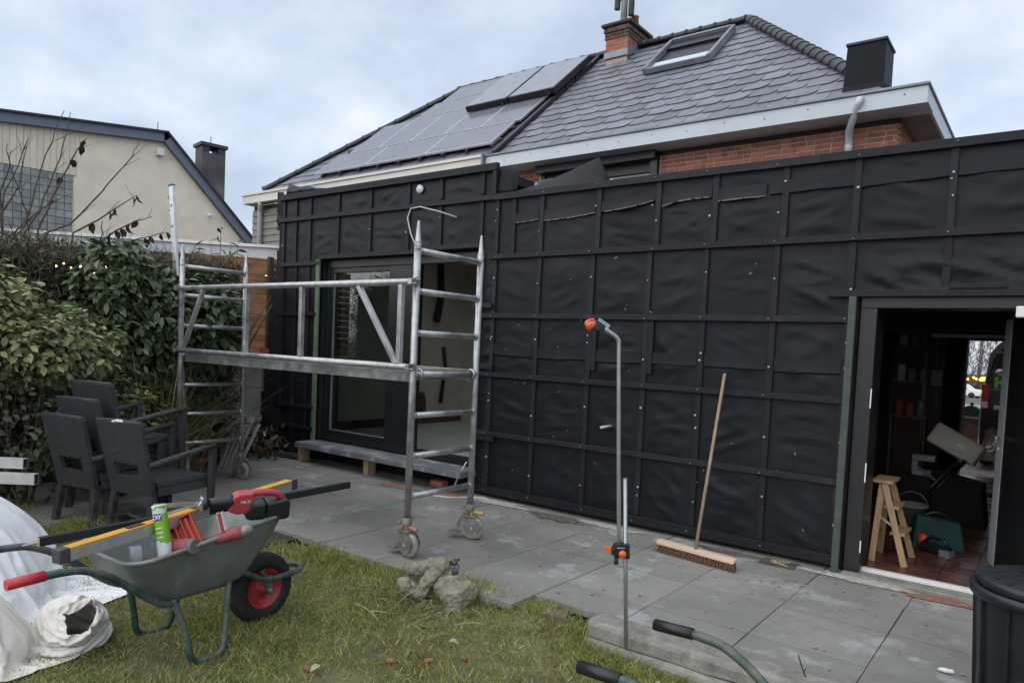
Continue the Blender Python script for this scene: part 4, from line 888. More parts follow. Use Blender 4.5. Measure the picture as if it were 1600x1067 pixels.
stuff(put('blades', np_mesh('blades', V.reshape(-1, 3), F.reshape(-1, 3), np.repeat(palette(n, [(.2, .19, .07), (.28, .24, .13), (.11, .13, .05)], (3, 2, 3)), 10, 0), GRASSM), gc))
m = MB()
for i in range(22): 
    a = random.uniform(-.3, .3); b_ = random.uniform(-.35, .35); m.tube([(a*.3, b_*.3, -.03), (a*.6, b_*.6, .6), (a, b_, random.uniform(1.0, 1.4))], [.007, .006, .003], 5)
m.build('canes', mat('cane', (.3, .24, .14), .7), gc)
# bare shrub over the hedge with a few dead leaves
bs = thing('bare_shrub', 'bare branching shrub with hanging dead leaves against the cream gable', 'shrub', (-7.95, 2.88, 0))
BRN = [[(2.25, 2.16), (2.42, 2.44), (2.59, 3.1), (2.72, 3.52)], [(2.33, 2.2), (2.52, 2.57), (2.67, 3.06), (2.77, 3.52)], [(2.5, 2.37), (2.7, 2.84), (2.83, 3.19), (2.92, 3.33)], [(2.58, 2.38), (2.79, 2.5), (3.06, 2.85), (3.29, 3.21), (3.4, 3.41)], [(2.79, 2.41), (3.01, 2.57), (3.24, 2.76), (3.38, 2.88)], [(3.01, 2.32), (3.18, 2.5), (3.39, 2.63), (3.55, 2.7)], [(3.15, 2.38), (3.31, 2.41), (3.52, 2.5), (3.7, 2.57)], [(2.23, 2.68), (2.29, 2.92), (2.28, 3.11)], [(2.23, 2.49), (2.35, 2.76), (2.42, 3.12)], [(3.06, 2.33), (3.05, 2.57)], [(2.2, 2.3), (2.27, 2.7), (2.45, 3.2)], [(2.45, 2.3), (2.4, 2.6), (2.3, 2.95)], [(2.3, 2.3), (2.55, 2.6), (2.75, 2.75)]]
for k, br in enumerate(BRN):
    br = [(y*1.0743, 1.53+(z-1.53)*1.0743) for y, z in br]
    pts = [(random.uniform(-.08, .08), -.3+random.uniform(-.1, .3), -.1), (random.uniform(-.1, .1), (br[0][0]-2.88)*.7, 1.2)]+[(random.uniform(-.04, .04), y-2.88, z) for y, z in br]
    fine = []
    for a, b_ in zip(pts[:-1], pts[1:]): fine += [Vector(a).lerp(Vector(b_), t/4)+Vector((random.uniform(-.012, .012),)*3) for t in range(4)]
    fine.append(Vector(pts[-1])); r_ = [.011*(1-i/len(fine))**.8+.0024 for i in range(len(fine))]
    m = MB(); m.tube(fine, r_, 6)
    for _ in range(3):
        i = random.randrange(len(fine)//2, len(fine)-1); q = fine[i]; m.tube([q, q+Vector((random.uniform(-.1, .1), random.uniform(-.05, .2), random.uniform(.05, .2)))], [.003, .0015], 5)
    br_ = m.build('branch', BARK, bs)
    if k in (2, 4, 5, 6):
        for q in range(9):
            i = random.randrange(len(fine)-10, len(fine)); p_ = fine[i]; c = palette(1, [(.03, .022, .018), (.05, .035, .028)], (1, 1)); V = LEAF_T*np.array([.55*1.5, 1, 1.9])*random.uniform(.07, .12)
            o = put('dead_leaf', np_mesh('dead_leaf', V, LEAF_F, np.repeat(c, 8, 0), DRYL), bs, loc=p_); o.rotation_euler = (rad(random.uniform(-110, -70)), random.uniform(-.6, .6), random.uniform(0, 6))
# leafy shoots standing above hedge at the right
m_ = thing('leafy_sprig', 'thin sprigs with narrow leaves poking above the hedge by the pale fascia', 'shrub', (-7.7, 4.45, 0))
for (y, z) in ((0, 2.75), (.22, 2.62), (-.3, 2.5), (.12, 2.55)):
    mm = MB(); mm.tube([(0, y*.5, .3), (0, y*.8, 1.8), (.02, y, z)], [.01, .008, .003], 6); br_ = mm.build('stem', BARK, m_)
    P = np.array([(.02, y*(.85+.15*t), 2.1+(z-2.1)*t) for t in np.linspace(0, 1, 12)]); kk = len(P)
    leaf_cloud('leaves', P, RNG.normal(0, .4, (kk, 3))+np.array([0, 0, .8]), RNG.normal(0, 1, (kk, 3))*np.array([1, 1, .3])+np.array([0, 0, .25]), np.full(kk, .15), np.full(kk, .2), palette(kk, LA, (1, 2, 1, 1)), LEAFM, m_)['kind'] = 'stuff'
# dead ferns and litter at the hedge foot, left of the extension
ff = thing('dead_plants', 'heap of withered brown plants at the foot of the concrete fence', 'plants', (-8.1, 5.25, 0))
n = 500; P = np.stack([RNG.normal(0, .16, n), RNG.normal(0, .2, n), abs(RNG.normal(0, .16, n))], 1)
leaf_cloud('foliage', P, RNG.normal(size=(n, 3)), RNG.normal(size=(n, 3))+np.array([0, 0, .6]), RNG.uniform(.05, .14, n), np.full(n, .3), palette(n, [(.12, .09, .06), (.2, .16, .11), (.06, .045, .03)], (2, 1, 2)), DRYL, ff)['kind'] = 'stuff'
gl_ = bpy.data.objects.new('fairy_lights', None); COL.objects.link(gl_); tag(gl_, 'tiny warm string lights glowing inside the hedge', 'string lights'); gl_.location = (-7.2, 2.6, 2.1)
for (y, z) in ((.0, .0), (.06, .03), (.12, .0), (.2, .02), (.32, -.03), (.42, .04), (.55, -.08), (.62, -.14)):
    m = MB(); m.sphere((.0, y, z-.02), .007, seg=8, rings=6); m.build('bulb', emit('warm_bulb', (1, .62, .25), 5), gl_)
# lawn grass
def grass(name, n, poly, L0, L1, cols, wts, wd=.0028, lean=.55, parent=None, dens=None, near=0):
    x0, x1, y0, y1 = poly; P = np.stack([RNG.uniform(x0, x1, n), RNG.uniform(y0, y1, n)], 1)
    ed = np.interp(P[:, 0], EX, EY); keep = P[:, 1] < ed+.012*RNG.normal(size=n)-.005; keep &= (P[:, 1] > ed-near) if near else True; 
    view = ((P[:, 0]*f0.x+P[:, 1]*f0.y) > 1.4); P = P[keep & view]
    bare = np.zeros(len(P))
    for bx, by, br_ in ((-2.45, 2.78, .22), (-2.62, 2.15, .2), (-1.75, 2.9, .2), (-3.35, 1.75, .18), (-2.75, 2.5, .14)): bare = np.maximum(bare, np.exp(-((P[:, 0]-bx)**2/(1.8*br_)**2+(P[:, 1]-by)**2/br_**2)))
    P = P[RNG.random(len(P)) > bare*.85]
    if dens is not None:
        d = np.array([noise.noise(Vector((a*1.3, b_*1.3, 4)))*.5+noise.noise(Vector((a*4, b_*4, 9)))*.35 for a, b_ in P]); P = P[(d+RNG.normal(0, .25, len(P))) > dens]
    n = len(P); Z = np.array([lawn_z(a, min(b_, edge_y(a))) for a, b_ in P])-.006; P = np.hstack([P, Z[:, None]])
    nearedge = np.exp(-((np.interp(P[:, 0], EX, EY)-P[:, 1])/.22)**2)
    tall = np.array([.65+.9*max(0, noise.noise(Vector((a*1.8, b_*1.8, 2)))+.25) for a, b_, _ in P])
    ln = RNG.uniform(L0, L1, n)*tall*(1+.75*nearedge); cl = np.array([[noise.noise(Vector((a*3, b_*3, 7))), noise.noise(Vector((a*3, b_*3, 17)))] for a, b_, _ in P])
    dr = np.stack([RNG.normal(0, lean, n)+cl[:, 0]*.9, RNG.normal(0, lean, n)+cl[:, 1]*.9, np.ones(n)], 1); dr = unit(dr); bend = unit(np.stack([RNG.normal(size=n), RNG.normal(size=n), -np.ones(n)*.5], 1))*.35
    S = unit(np.cross(dr, RNG.normal(size=(n, 3)))); V = []
    for t in (0, .5, 1):
        c = P+dr*(ln*t)[:, None]+bend*(ln*t*t)[:, None]; wdt = wd*(1-.8*t); V += [c-S*wdt, c+S*wdt]
    V = np.stack(V, 1); F = np.array([(0, 1, 3), (0, 3, 2), (2, 3, 5), (2, 5, 4)])[None]+(np.arange(n)*6)[:, None, None]
    C = palette(n, cols, wts, .22); stuff(put(name, np_mesh(name, V.reshape(-1, 3), F.reshape(-1, 3), np.repeat(C, 6, 0), GRASSM), parent))
GR = [(.22, .26, .065), (.32, .33, .095), (.41, .38, .14), (.145, .19, .05), (.5, .44, .23)]
grass('grass', 210000, (-7.5, -.2, .2, 3.6), .028, .07, GR, (4, 4, 2.4, 2.5, .9))
grass('dry_grass', 26000, (-7.5, -.2, .2, 3.6), .03, .075, [(.3, .25, .12), (.22, .19, .08), (.38, .33, .2)], (3, 2, 1), .0022, .9, dens=.08)
grass('edge_grass', 60000, (-7.5, -.2, 1.8, 3.65), .045, .10, GR, (4, 4, 2.4, 2.5, .9), .0026, .75, near=.16)
# pale tangled dead grass beside the statue
n = 900; P = np.stack([RNG.normal(-3.02, .2, n), RNG.normal(3.12, .12, n)], 1); Z = np.array([lawn_z(a, min(b_, edge_y(a))) for a, b_ in P]); P = np.hstack([P, Z[:, None]])
dr = unit(np.stack([RNG.normal(0, 1, n), RNG.normal(0, 1, n), abs(RNG.normal(.5, .4, n))], 1)); bend = np.stack([RNG.normal(0, .4, n), RNG.normal(0, .4, n), -abs(RNG.normal(.5, .2, n))], 1); ln = RNG.uniform(.06, .17, n); S = unit(np.cross(dr, RNG.normal(size=(n, 3)))); V = []
for t in (0, .35, .7, 1):
    c = P+dr*(ln*t)[:, None]+bend*(ln*t*t)[:, None]; V += [c-S*.0028, c+S*.0028]
V = np.stack(V, 1); F = np.concatenate([np.array([(2*i, 2*i+1, 2*i+3), (2*i, 2*i+3, 2*i+2)]) for i in range(3)])[None]+(np.arange(n)*8)[:, None, None]
stuff(put('withered_grass', np_mesh('withered_grass', V.reshape(-1, 3), F.reshape(-1, 3), np.repeat(palette(n, [(.27, .25, .13), (.2, .2, .08), (.36, .32, .2)], (2, 2, 1)), 8, 0), GRASSM)))
# ================================================================== SCAFFOLD
sc = thing('scaffold_tower', 'galvanised rolling scaffold tower with plank platform on castors', 'scaffold', (-3.645, 3.6, 0))
XR, XL, YN, YF = 0, -3.25, 0, .69
TR = .0255
RZ = [.433, .727, 1.02, 1.315, 1.608, 1.905, 2.19]
def castor(parent, x, y, yawc, hc):
    c = MB(); c.lathe([(.0001, .2), (.034, .2), (.034, .285), (.03, .285)], 14, (x, y, 0)); c.tube([(x-.03, y-.03, .245), (x-.055, y-.045, .245)], .008, 6)
    co = c.build('castor', CASTM, parent)
    R_ = Matrix.Rotation(yawc, 4, 'Z'); T = Matrix.Translation((x, y, 0))@R_
    def bl(mb, name, mt, bevel=0):
        o = mb.build(name, mt, co, bevel=bevel); o.matrix_local = T; return o
    m = MB(); m.box(-.06, .06, -.05, .05, .185, .2); m.box(-.05, .05, -.042, .042, .168, .184)
    for sy in (-1, 1): m.prism([(-.062, .17), (.07, .17), (.105, .12), (.085, .05), (.04, .035), (-.02, .06), (-.05, .11)], lambda a, z, t: (a, sy*.042+t, z), -.003, .003)
    bl(m, 'fork', CASTM, .002)
    m = MB(); m.lathe([(.02, -.022), (.07, -.024), (.088, -.018), (.092, 0), (.088, .018), (.07, .024), (.02, .022)], 26, (.03, 0, .092), axis='Y'); m.lathe([(.0001, -.05), (.012, -.05), (.012, .05), (.0001, .05)], 10, (.03, 0, .092), axis='Y'); bl(m, 'wheel', CASTW)
    m = MB(); m.bar((-.05, 0, .16), (-.10, 0, .05), .06, .008, (0, 1, 0)); m.box(-.17, -.09, -.045, .045, .04, .052); bl(m, 'brake_pedal', CASTM, .002)
    m = MB(); m.tube([(.03, 0, .215), (.115, 0, .212)], .017, 12); m.box(-.02, .03, -.03, .03, .2, .222); bl(m, 'brake_handle', hc, .002)
RDH = mat('faded_red_handle', (.33, .16, .12), .6, var=.25, scale=20); YLH = mat('faded_yellow_handle', (.42, .28, .07), .6, var=.25, scale=20)
for (x, y, tall, cyaw, hc) in ((XR, YN, 0, rad(-5), RDH), (XR, YF, 0, rad(25), YLH), (XL, YN, 0, rad(200), RDH), (XL, YF, 0, rad(10), CASTM)):
    m = MB(); m.tube([(x, y, .22), (x, y, 2.245)], TR, 16); lg = m.build('leg', ALU, sc)
    m = MB(); m.lathe([(TR+.002, 2.2), (TR+.002, 2.252), (.021, 2.262), (.016, 2.33), (.010, 2.385), (.006, 2.40), (.0001, 2.40)], 14, (x, y, 0)); m.lathe([(TR+.003, 2.246), (TR+.004, 2.25), (TR+.003, 2.254)], 14, (x, y, 0)); m.build('spigot', ALU, lg)
    castor(sc, x, y, cyaw, hc)
for x in (XR, XL):
    for z in RZ:
        if x == XL and z == RZ[3]: pass
        m = MB(); m.tube([(x, YN+TR*.7, z), (x, YF-TR*.7, z)], .0225 if x == XR else .021, 14); rg = m.build('rung', ALU, sc)
        for y, s_ in ((YN, 1), (YF, -1)): m = MB(); m.lathe([(TR*.6, .0), (.029, .02), (.025, .034), (.0226, .038)] if s_ > 0 else [(.0226, -.038), (.025, -.034), (.029, -.02), (TR*.6, 0)], 14, (x, y, z), axis='Y'); m.build('weld_collar', ALU, rg)
yg = -.055
for z0, nme in ((1.965, 'guard_rail'), (1.365, 'guard_rail')):
    m = MB(); m.tube([(XL+.06, yg, z0), (XR-.0, yg, z0)], .024, 14); m.build(nme, ALU, sc)
m = MB()
for x in (XR, XL):
    for z in (1.965, 1.365): m.box(x-.0, x+.035, yg-.03, -.0, z-.02, z+.02); m.tube([(x+.03, yg-.01, z+.02), (x+.075, yg-.01, z+.03)], .009, 6); m.tube([(x+.03, yg-.01, z-.012), (x+.06, yg-.01, z-.012)], .007, 6)
m.build('coupler', ALU, sc, bevel=.003)
def upr(x): 
    m = MB(); m.bar((x, yg, 1.385), (x, yg, 1.945), .038, .038, (0, 1, 0)); m.build('upright', ALU, sc, bevel=.003)
for x in (-3.145, -2.03-.0, -1.24, -.09): upr(x)
def brace(x0, z0, x1, z1):
    m = MB(); m.bar((x0, yg, z0), (x1, yg, z1), .036, .036, (0, 1, 0)); m.build('brace', ALU, sc, bevel=.003)
brace(-.55, 1.945, -.12, 1.385); brace(-2.75, 1.945, -3.1, 1.385)
m = MB(); m.box(XL+.05, XR-.06, .03, .66, 1.335, 1.352); pl = m.build('platform', mat('plank_ply', (.22, .19, .15), .75, var=.3, scale=5, dirt=[((.45, .44, .4), 6, .58, .7, .7)]), sc, bevel=.003)
m = MB(); m.box(XL+.03, XR-.03, .03, .055, 1.255, 1.334); m.box(XL+.03, XR-.03, .635, .66, 1.255, 1.334); m.box(XR-.06, XR-.031, .056, .634, 1.27, 1.334); m.box(XL+.031, XL+.06, .056, .634, 1.27, 1.334); m.build('platform_frame', ALU, sc, bevel=.003)
m = MB()
for y in (.06, .63):
    pts = rot_arc((0, y, 1.315), .034, -60, 210, 10, 'xz'); m = MB(); m.tube(pts, .011, 8); m.build('platform_hook', ALU, sc)
pass
# leaning aluminium ladder stile behind the scaffold
al = thing('aluminium_pole', 'tall square-holed aluminium pole leaning behind the scaffold left end', 'pole', (-6.98, 3.75, 1.95))
HOLE = FRAMEB
m = MB(); m.bar((0, 0, -1.95), (-.46, 0, 1.11), .07, .03, (0, 1, 0)); m.build('tube', ALUB, al, bevel=.004)
for t in (.86, .93, .74):
    p_ = Vector((0, 0, -1.95)).lerp(Vector((-.46, 0, 1.11)), t); m = MB(); m.box(p_.x-.011, p_.x+.011, p_.y-.0165, p_.y-.014, p_.z-.012, p_.z+.012); m.build('hole', HOLE, al)
m = MB(); p_ = Vector((-.46, 0, 1.11)); m.box(p_.x-.038, p_.x+.036, p_.y-.018, p_.y+.018, p_.z-.012, p_.z+.008); m.build('end_cap', BPL, al)
m = MB(); m.tube([(-.46, 0, 1.0), (-.53, 0, 1.01), (-.535, 0, .95), (-.46, 0, .94)], .006, 6); m.tube([(-.44, 0, .86), (-.50, 0, .86), (-.49, 0, .82), (-.43, 0, .81)], .006, 6); m.build('hook', ALUB, al)
# bent wire on top of the near spigot
wr = MB(); wr.tube([(-3.60, 3.55, 2.19), (-3.68, 3.56, 2.30), (-3.74, 3.58, 2.42), (-3.73, 3.6, 2.49), (-3.66, 3.62, 2.5), (-3.5, 3.66, 2.46), (-3.38, 3.7, 2.42)], .005, 8); wo_ = wr.build('bent_wire', mat('pale_wire', (.4, .45, .42), .5, var=.1)); tag(wo_, 'thin bent wire hooked over the scaffold spigot', 'wire')
# cable on the ground
cb = MB(); pts = [(-4.83, 5.6, .33), (-4.86, 5.52, .2), (-4.92, 5.50, .02), (-5.0, 5.35, .008), (-4.93, 5.22, .008), (-4.76, 5.3, .008), (-4.62, 5.5, .008), (-4.5, 5.55, .008), (-4.4, 5.47, .008)]
fine = []
for i in range(len(pts)-1):
    for t in range(4): fine.append(Vector(pts[i]).lerp(Vector(pts[i+1]), t/4))
fine = [fine[0]]+[(fine[i-1]+fine[i]*2+fine[i+1])/4 for i in range(1, len(fine)-1)]+[fine[-1]]
cb.tube(fine, .008, 8); tag(cb.build('white_cable', mat('white_cable', (.55, .5, .42), .5)), 'cream cable looping from the sill onto the paving', 'cable')
# ================================================================== LEFT CORNER BITS
tp_ = thing('plant_pot', 'terracotta pot with withered plant behind the rattan chair', 'pot', (-7.2, 3.93, 0))
m = MB(); m.lathe([(.0001, .0), (.085, 0), (.12, .19), (.13, .19), (.13, .225), (.115, .225), (.105, .19), (.0001, .185)], 24); m.build('pot', TERR, tp_)
n = 60; leaf_cloud('withered_leaves', np.stack([RNG.normal(0, .06, n), RNG.normal(0, .06, n), .2+abs(RNG.normal(0, .05, n))], 1), RNG.normal(size=(n, 3)), RNG.normal(size=(n, 3))+np.array([0, 0, .8]), RNG.uniform(.06, .14, n), np.full(n, .3), palette(n, [(.25, .1, .06), (.1, .08, .04)], (1, 1)), DRYL, tp_)
sl_ = thing('slat_bundle', 'weathered grey slats leaning beside the far left castor', 'slats', (-7.15, 4.4, 0))
for i in range(5):
    m = MB(); x = -.22+.085*i; m.bar((x, -.1, 0), (x-.06+random.uniform(-.03, .03), .22, .62+random.uniform(-.1, .12)), .05, .016, (0, 1, 0)); m.build('slat', mat('grey_slat', (.3, .3, .29), .85, var=.3, scale=9), sl_, bevel=.003)
n = 70; leaf_cloud('withered_leaves', np.stack([RNG.normal(-.1, .12, n), RNG.normal(.1, .1, n), .5+RNG.normal(0, .1, n)], 1), RNG.normal(size=(n, 3)), RNG.normal(size=(n, 3)), RNG.uniform(.05, .1, n), np.full(n, .35), palette(n, [(.2, .2, .18), (.1, .1, .08)], (1, 1)), DRYL, sl_)
m = MB(); m.bar((-8.3, 5.42, .02), (-7.55, 5.56, .04), .12, .05, (0, 0, 1)); tag(m.build('timber_plank', BARK, None, bevel=.006), 'dark plank lying on the paving below the black wall corner', 'plank')
# ================================================================== CHAIRS
def make_chair(label):
    t = thing('rattan_chair', label, 'chair', (0, 0, 0), 0, 'dark rattan garden chairs')
    zb, zt = .33, .89; yb, yt = -.235, -.37
    def bp(x, z, o): 
        k = (z-zb)/(zt-zb); return (x*(1+.06*k), yb+(yt-yb)*k+o, z)
    m = MB()
    for (x0, x1, z0, z1) in ((-.225, .225, .575, .89), (-.225, -.125, .475, .575), (.125, .225, .475, .575), (-.225, .225, .33, .475)):
        m.hexa([bp(x0, z0, -.018), bp(x1, z0, -.018), bp(x1, z0, .018), bp(x0, z0, .018), bp(x0, z1, -.018), bp(x1, z1, -.018), bp(x1, z1, .018), bp(x0, z1, .018)])
    m.build('backrest', RATT, t)
    m = MB(); m.tube([bp(-.228, .893, 0), bp(0, .897, .012), bp(.228, .893, 0)], .021, 8); m.build('top_rim', RATT, t)
    m = MB(); m.box(-.24, .24, -.215, .27, .40, .445); m.box(-.24, .24, .25, .27, .33, .40); m.box(-.24, -.222, -.21, .249, .33, .40); m.box(.222, .24, -.21, .249, .33, .40); m.build('seat', RATT, t, bevel=.01)
    for sx in (-1, 1):
        m = MB(); m.hexa([(sx*.225-.024, -.30, 0), (sx*.225+.024, -.30, 0), (sx*.225+.024, -.255, 0), (sx*.225-.024, -.255, 0), (sx*.2-.026, -.262, .33), (sx*.2+.026, -.262, .33), (sx*.2+.026, -.21, .33), (sx*.2-.026, -.21, .33)]); m.build('leg', RATT, t, bevel=.005)
        m = MB(); m.hexa([(sx*.275-.022, .23, 0), (sx*.275+.022, .23, 0), (sx*.275+.022, .275, 0), (sx*.275-.022, .275, 0), (sx*.275-.025, .245, .66), (sx*.275+.025, .245, .66), (sx*.275+.025, .295, .66), (sx*.275-.025, .295, .66)]); m.build('leg', RATT, t, bevel=.005)
        m = MB(); a = (sx*.235, -.30, .575); m.tube([a, (sx*.262, -.12, .612), (sx*.275, .1, .65), (sx*.278, .29, .675)], [.021, .023, .024, .022], 10); m.build('armrest', RATT, t)
    m = MB()
    m.box(-.02, .0, -.262, -.255, .375, .395); m.build('care_tag', mat('pale_tag', (.35, .35, .34), .5), t)
    return t
rzc = rad(13); fdir = Vector((-math.sin(rzc), math.cos(rzc), 0)); rdir = Vector((math.cos(rzc), math.sin(rzc), 0))
Cpos = Vector((-6.12, 2.60, -.045))
ch0 = make_chair('lowest chair of the stack of three rattan chairs by the hedge'); ch0.location = Cpos; ch0.rotation_euler = (0, 0, rzc)
st_ = fdir*.115+Vector((0, 0, .125))
dup(ch0, Cpos+st_, rzc, 'middle chair of the stack of three rattan chairs by the hedge'); dup(ch0, Cpos+st_*2, rzc, 'topmost chair of the stack of three rattan chairs by the hedge')
dch = dup(ch0, Vector((-5.64, 2.80, -.05)), rad(14), 'single rattan chair with bird droppings on its back, standing beside the stack')
m = MB()
for _ in range(9): m.sphere((random.uniform(-.06, .04), -.375+random.uniform(-.012, .005), .905+random.uniform(-.008, .008)), random.uniform(.006, .016), (1.6, 1, .5), 7, 5)
m.build('dropping', WHT, dch)
# ================================================================== WHEELBARROWS
def smooth_path(pts, k=4, it=2):
    f_ = []
    for a, b_ in zip(pts[:-1], pts[1:]): f_ += [Vector(a).lerp(Vector(b_), t/k) for t in range(k)]
    f_.append(Vector(pts[-1]))
    for _ in range(it): f_ = [f_[0]]+[(f_[i-1]+f_[i]*2+f_[i+1])/4 for i in range(1, len(f_)-1)]+[f_[-1]]
    return f_
def ring(xb, xf, yb, yf, zb, zf, r, n=6):
    # rounded outline, wider at the front: returns loop of points
    pts = []
    cs_ = [((xf-r), (yf-r), 0), (-(xf-r), (yf-r), 90), (-(xb-r), (yb+r), 180), ((xb-r), (yb+r), 270)]
    for cx, cy, a0 in cs_:
        for i in range(n+1):
            a = rad(a0+90*i/n); x, y = cx+r*math.cos(a), cy+r*math.sin(a); pts.append((x, y, zb+(zf-zb)*(y-yb)/(yf-yb)))
    return pts
def wheelbarrow(label, gripm, loc, rz, sleeve=.14, low=0):
    t = thing('wheelbarrow', label, 'wheelbarrow', loc, rz, 'wheelbarrows')
    w_ = bpy.data.objects.new('wheel', None); 
    m = MB(); pr = [(.112, -.03), (.122, -.048), (.155, -.054), (.185, -.044), (.198, -.02), (.2, 0), (.198, .02), (.185, .044), (.155, .054), (.122, .048), (.112, .03)]
    m.lathe(pr, 40, (0, 0, .2), axis='X'); wl = m.build('wheel', RUB, t)
    m = MB(); m.lathe([(.03, -.035), (.045, -.02), (.085, -.014), (.098, -.034), (.116, -.044)], 30, (0, 0, .2), axis='X'); m.lathe([(.116, .044), (.098, .034), (.085, .014), (.045, .02), (.03, .035)], 30, (0, 0, .2), axis='X'); m.lathe([(.0001, -.055), (.032, -.055), (.032, .055), (.0001, .055)], 16, (0, 0, .2), axis='X'); m.build('rim', RED, wl)
    m = MB(); m.tube([(-.1, 0, .2), (.1, 0, .2)], .01, 8)
    for sx in (-1, 1): m.lathe([(.0001, 0), (.016, 0), (.016, .012), (.0001, .012)], 6, (sx*.092-.006, 0, .2), axis='X')
    m.build('axle', CASTM, wl)
    for sx in (-1, 1):
        p = [(sx*.265, -1.38, .615), (sx*.265, -1.2, .62), (sx*.262, -1.1, .612), (sx*.25, -.98, .555), (sx*.235, -.76, .37), (sx*.215, -.67, .325), (sx*.19, -.61, .355), (sx*.15, -.55, .39), (sx*.11, -.4, .39), (sx*.10, -.2, .36), (sx*.09, -.07, .28), (sx*.085, .02, .258), (sx*.08, .2, .262), (sx*.05, .255, .27), (0, .265, .272)]
        f_ = smooth_path(p); m = MB(); m.tube(f_, .0175, 12); m.build('frame_tube', GREENT, t)
        m = MB(); m.tube([(sx*.265, -1.385, .615), (sx*.265, -1.385+sleeve, .6205)], .0225, 14); m.build('grip', gripm, t)
        lp = [(sx*.212, -.655, .352), (sx*.226, -.635, .29), (sx*.25, -.6, .16), (sx*.255, -.585, .05), (sx*.255, -.555, .018), (sx*.255, -.5, .016), (sx*.255, -.42, .018), (sx*.25, -.395, .05), (sx*.225, -.37, .18), (sx*.195, -.34, .36)]
        m = MB(); m.tube(smooth_path(lp), .0165, 12); m.build('leg', GREENT, t)
        m = MB(); m.bar((sx*.088, .0, .19), (sx*.10, -.06, .33), .025, .006, (1, 0, 0)); m.bar((sx*.088, 0, .17), (sx*.088, 0, .285), .03, .006, (1, 0, 0)); m.build('axle_bracket', GREENT, t)
    m = MB(); m.tube([(-.225, -.655, .312), (.225, -.655, .312)], .012, 8); m.build('cross_bar', GREENT, t)
    # tray: nested rounded loops, outer then inner
    loops = [ring(.19, .17, -.68, -.30, .335, .325, .07), ring(.215, .2, -.74, -.21, .36, .365, .09), ring(.262, .255, -.84, -.09, .47, .54, .11), ring(.295, .285, -.895, -.015, .575, .69, .12)]
    loops = [[(x, y, z-low*(z-.28)/.3) for x, y, z in lp] for lp in loops]
    inner = [[(x*.975, y+(.008 if y < -.5 else -.008), z+.004) for x, y, z in lp] for lp in loops]
    m = MB(); k = len(loops[0])
    def loft(ls, flip):
        vs = [p for l_ in ls for p in l_]; fs = []
        for i in range(len(ls)-1):
            for j in range(k): 
                q = (i*k+j, i*k+(j+1) % k, (i+1)*k+(j+1) % k, (i+1)*k+j); fs.append(tuple(reversed(q)) if flip else q)
        fs.append(tuple(range(k)) if flip else tuple(reversed(range(k)))); m.add(vs, fs, 0, True)
    loft(loops, False); loft(inner, True); tr = m.build('tray', TRAYM, t)
    m = MB(); m.tube([Vector(p)+Vector((0, 0, .002)) for p in loops[-1]], .0115, 10, closed=True); m.build('rolled_rim', TRAYM, tr)
    return t, tr
wb, tray = wheelbarrow('galvanised wheelbarrow with red grips loaded with tools on the lawn', REDG, (-3.59, 2.38, -.115), rad(3))
m = MB(); lp = ring(.235, .225, -.83, -.13, .44, .48, .10, 6); k = len(lp); vs = []
for i in range(9):
    for p in lp: vs.append((p[0]*(i+.01)/8, -.47+(p[1]+.47)*(i+.01)/8, (.435+.05*(p[1]+.47))*(1)+.02*nz(p[0]*(i/8)*9, p[1]*(i/8)*9, 3)+.02*(i/8)**4))
fs = [(i*k+j, (i+1)*k+j, (i+1)*k+(j+1) % k, i*k+(j+1) % k) for i in range(8) for j in range(k)]
m.add(vs, [tuple(reversed(f)) for f in fs], 0, True); m.build('dried_cement', MUD, tray)
wb2, _ = wheelbarrow('green-handled wheelbarrow with dark rubber grips at the bottom edge', BPL, (.192, 2.25, -.115), rad(-92), .16, .085); wb2.rotation_euler = (rad(1.2), 0, rad(-92))
LZ = -.115
# ---- load of the wheelbarrow, each a thing of its own
br = thing('black_profile', 'long black metal profile lying across the wheelbarrow', 'metal bar', (-3.51, 1.213, .585)); dv = Vector((-.011, 1.74, .035))
m = MB(); m.bar((0, 0, 0), dv, .03, .04, (0, 0, 1)); m.build('tube', mat('black_steel', (.02, .02, .023), .35, .3, var=.2), br, bevel=.003)
m = MB(); m.bar((0, -.003, 0), (0, 0, 0), .026, .036, (0, 0, 1)); m.tube([(0, -.06, -.005), (0, -.003, -.005)], .004, 6); m.build('cut_end', mat('raw_wood_tip', (.4, .36, .28), .7), br)
lv = thing('spirit_level', 'yellow topped aluminium spirit level lying lengthwise on the wheelbarrow', 'spirit level', (-3.33, 1.215, .555)); dv = Vector((-.36, 1.45, .085)); Ld = dv.length
LM = Matrix.Rotation(math.atan2(dv.y, dv.x), 4, 'Z')@Matrix.Rotation(-math.asin(dv.z/Ld), 4, 'Y')
def lpart(m, name, mt, bevel=0): o = m.build(name, mt, lv, bevel=bevel); o.matrix_local = LM; return o
m = MB(); m.box(.05, Ld-.05, -.025, .025, -.03, .024); lpart(m, 'body', ALUB, .002)
m = MB(); m.box(.05, Ld-.05, -.026, .026, .0245, .031); lpart(m, 'top_face', YEL, .001)
for x0 in (0, Ld-.05):
    m = MB(); m.box(x0, x0+.049, -.028, .028, -.032, .033); lpart(m, 'end_cap', mat('grey_cap', (.05, .052, .055), .5), .006)
m = MB(); m.box(.34, .43, -.016, .016, .0312, .0335); lpart(m, 'vial_window', BPL); m = MB(); m.box(Ld*.5-.03, Ld*.5+.03, -.016, .016, .0312, .0335); lpart(m, 'vial_window', BPL)
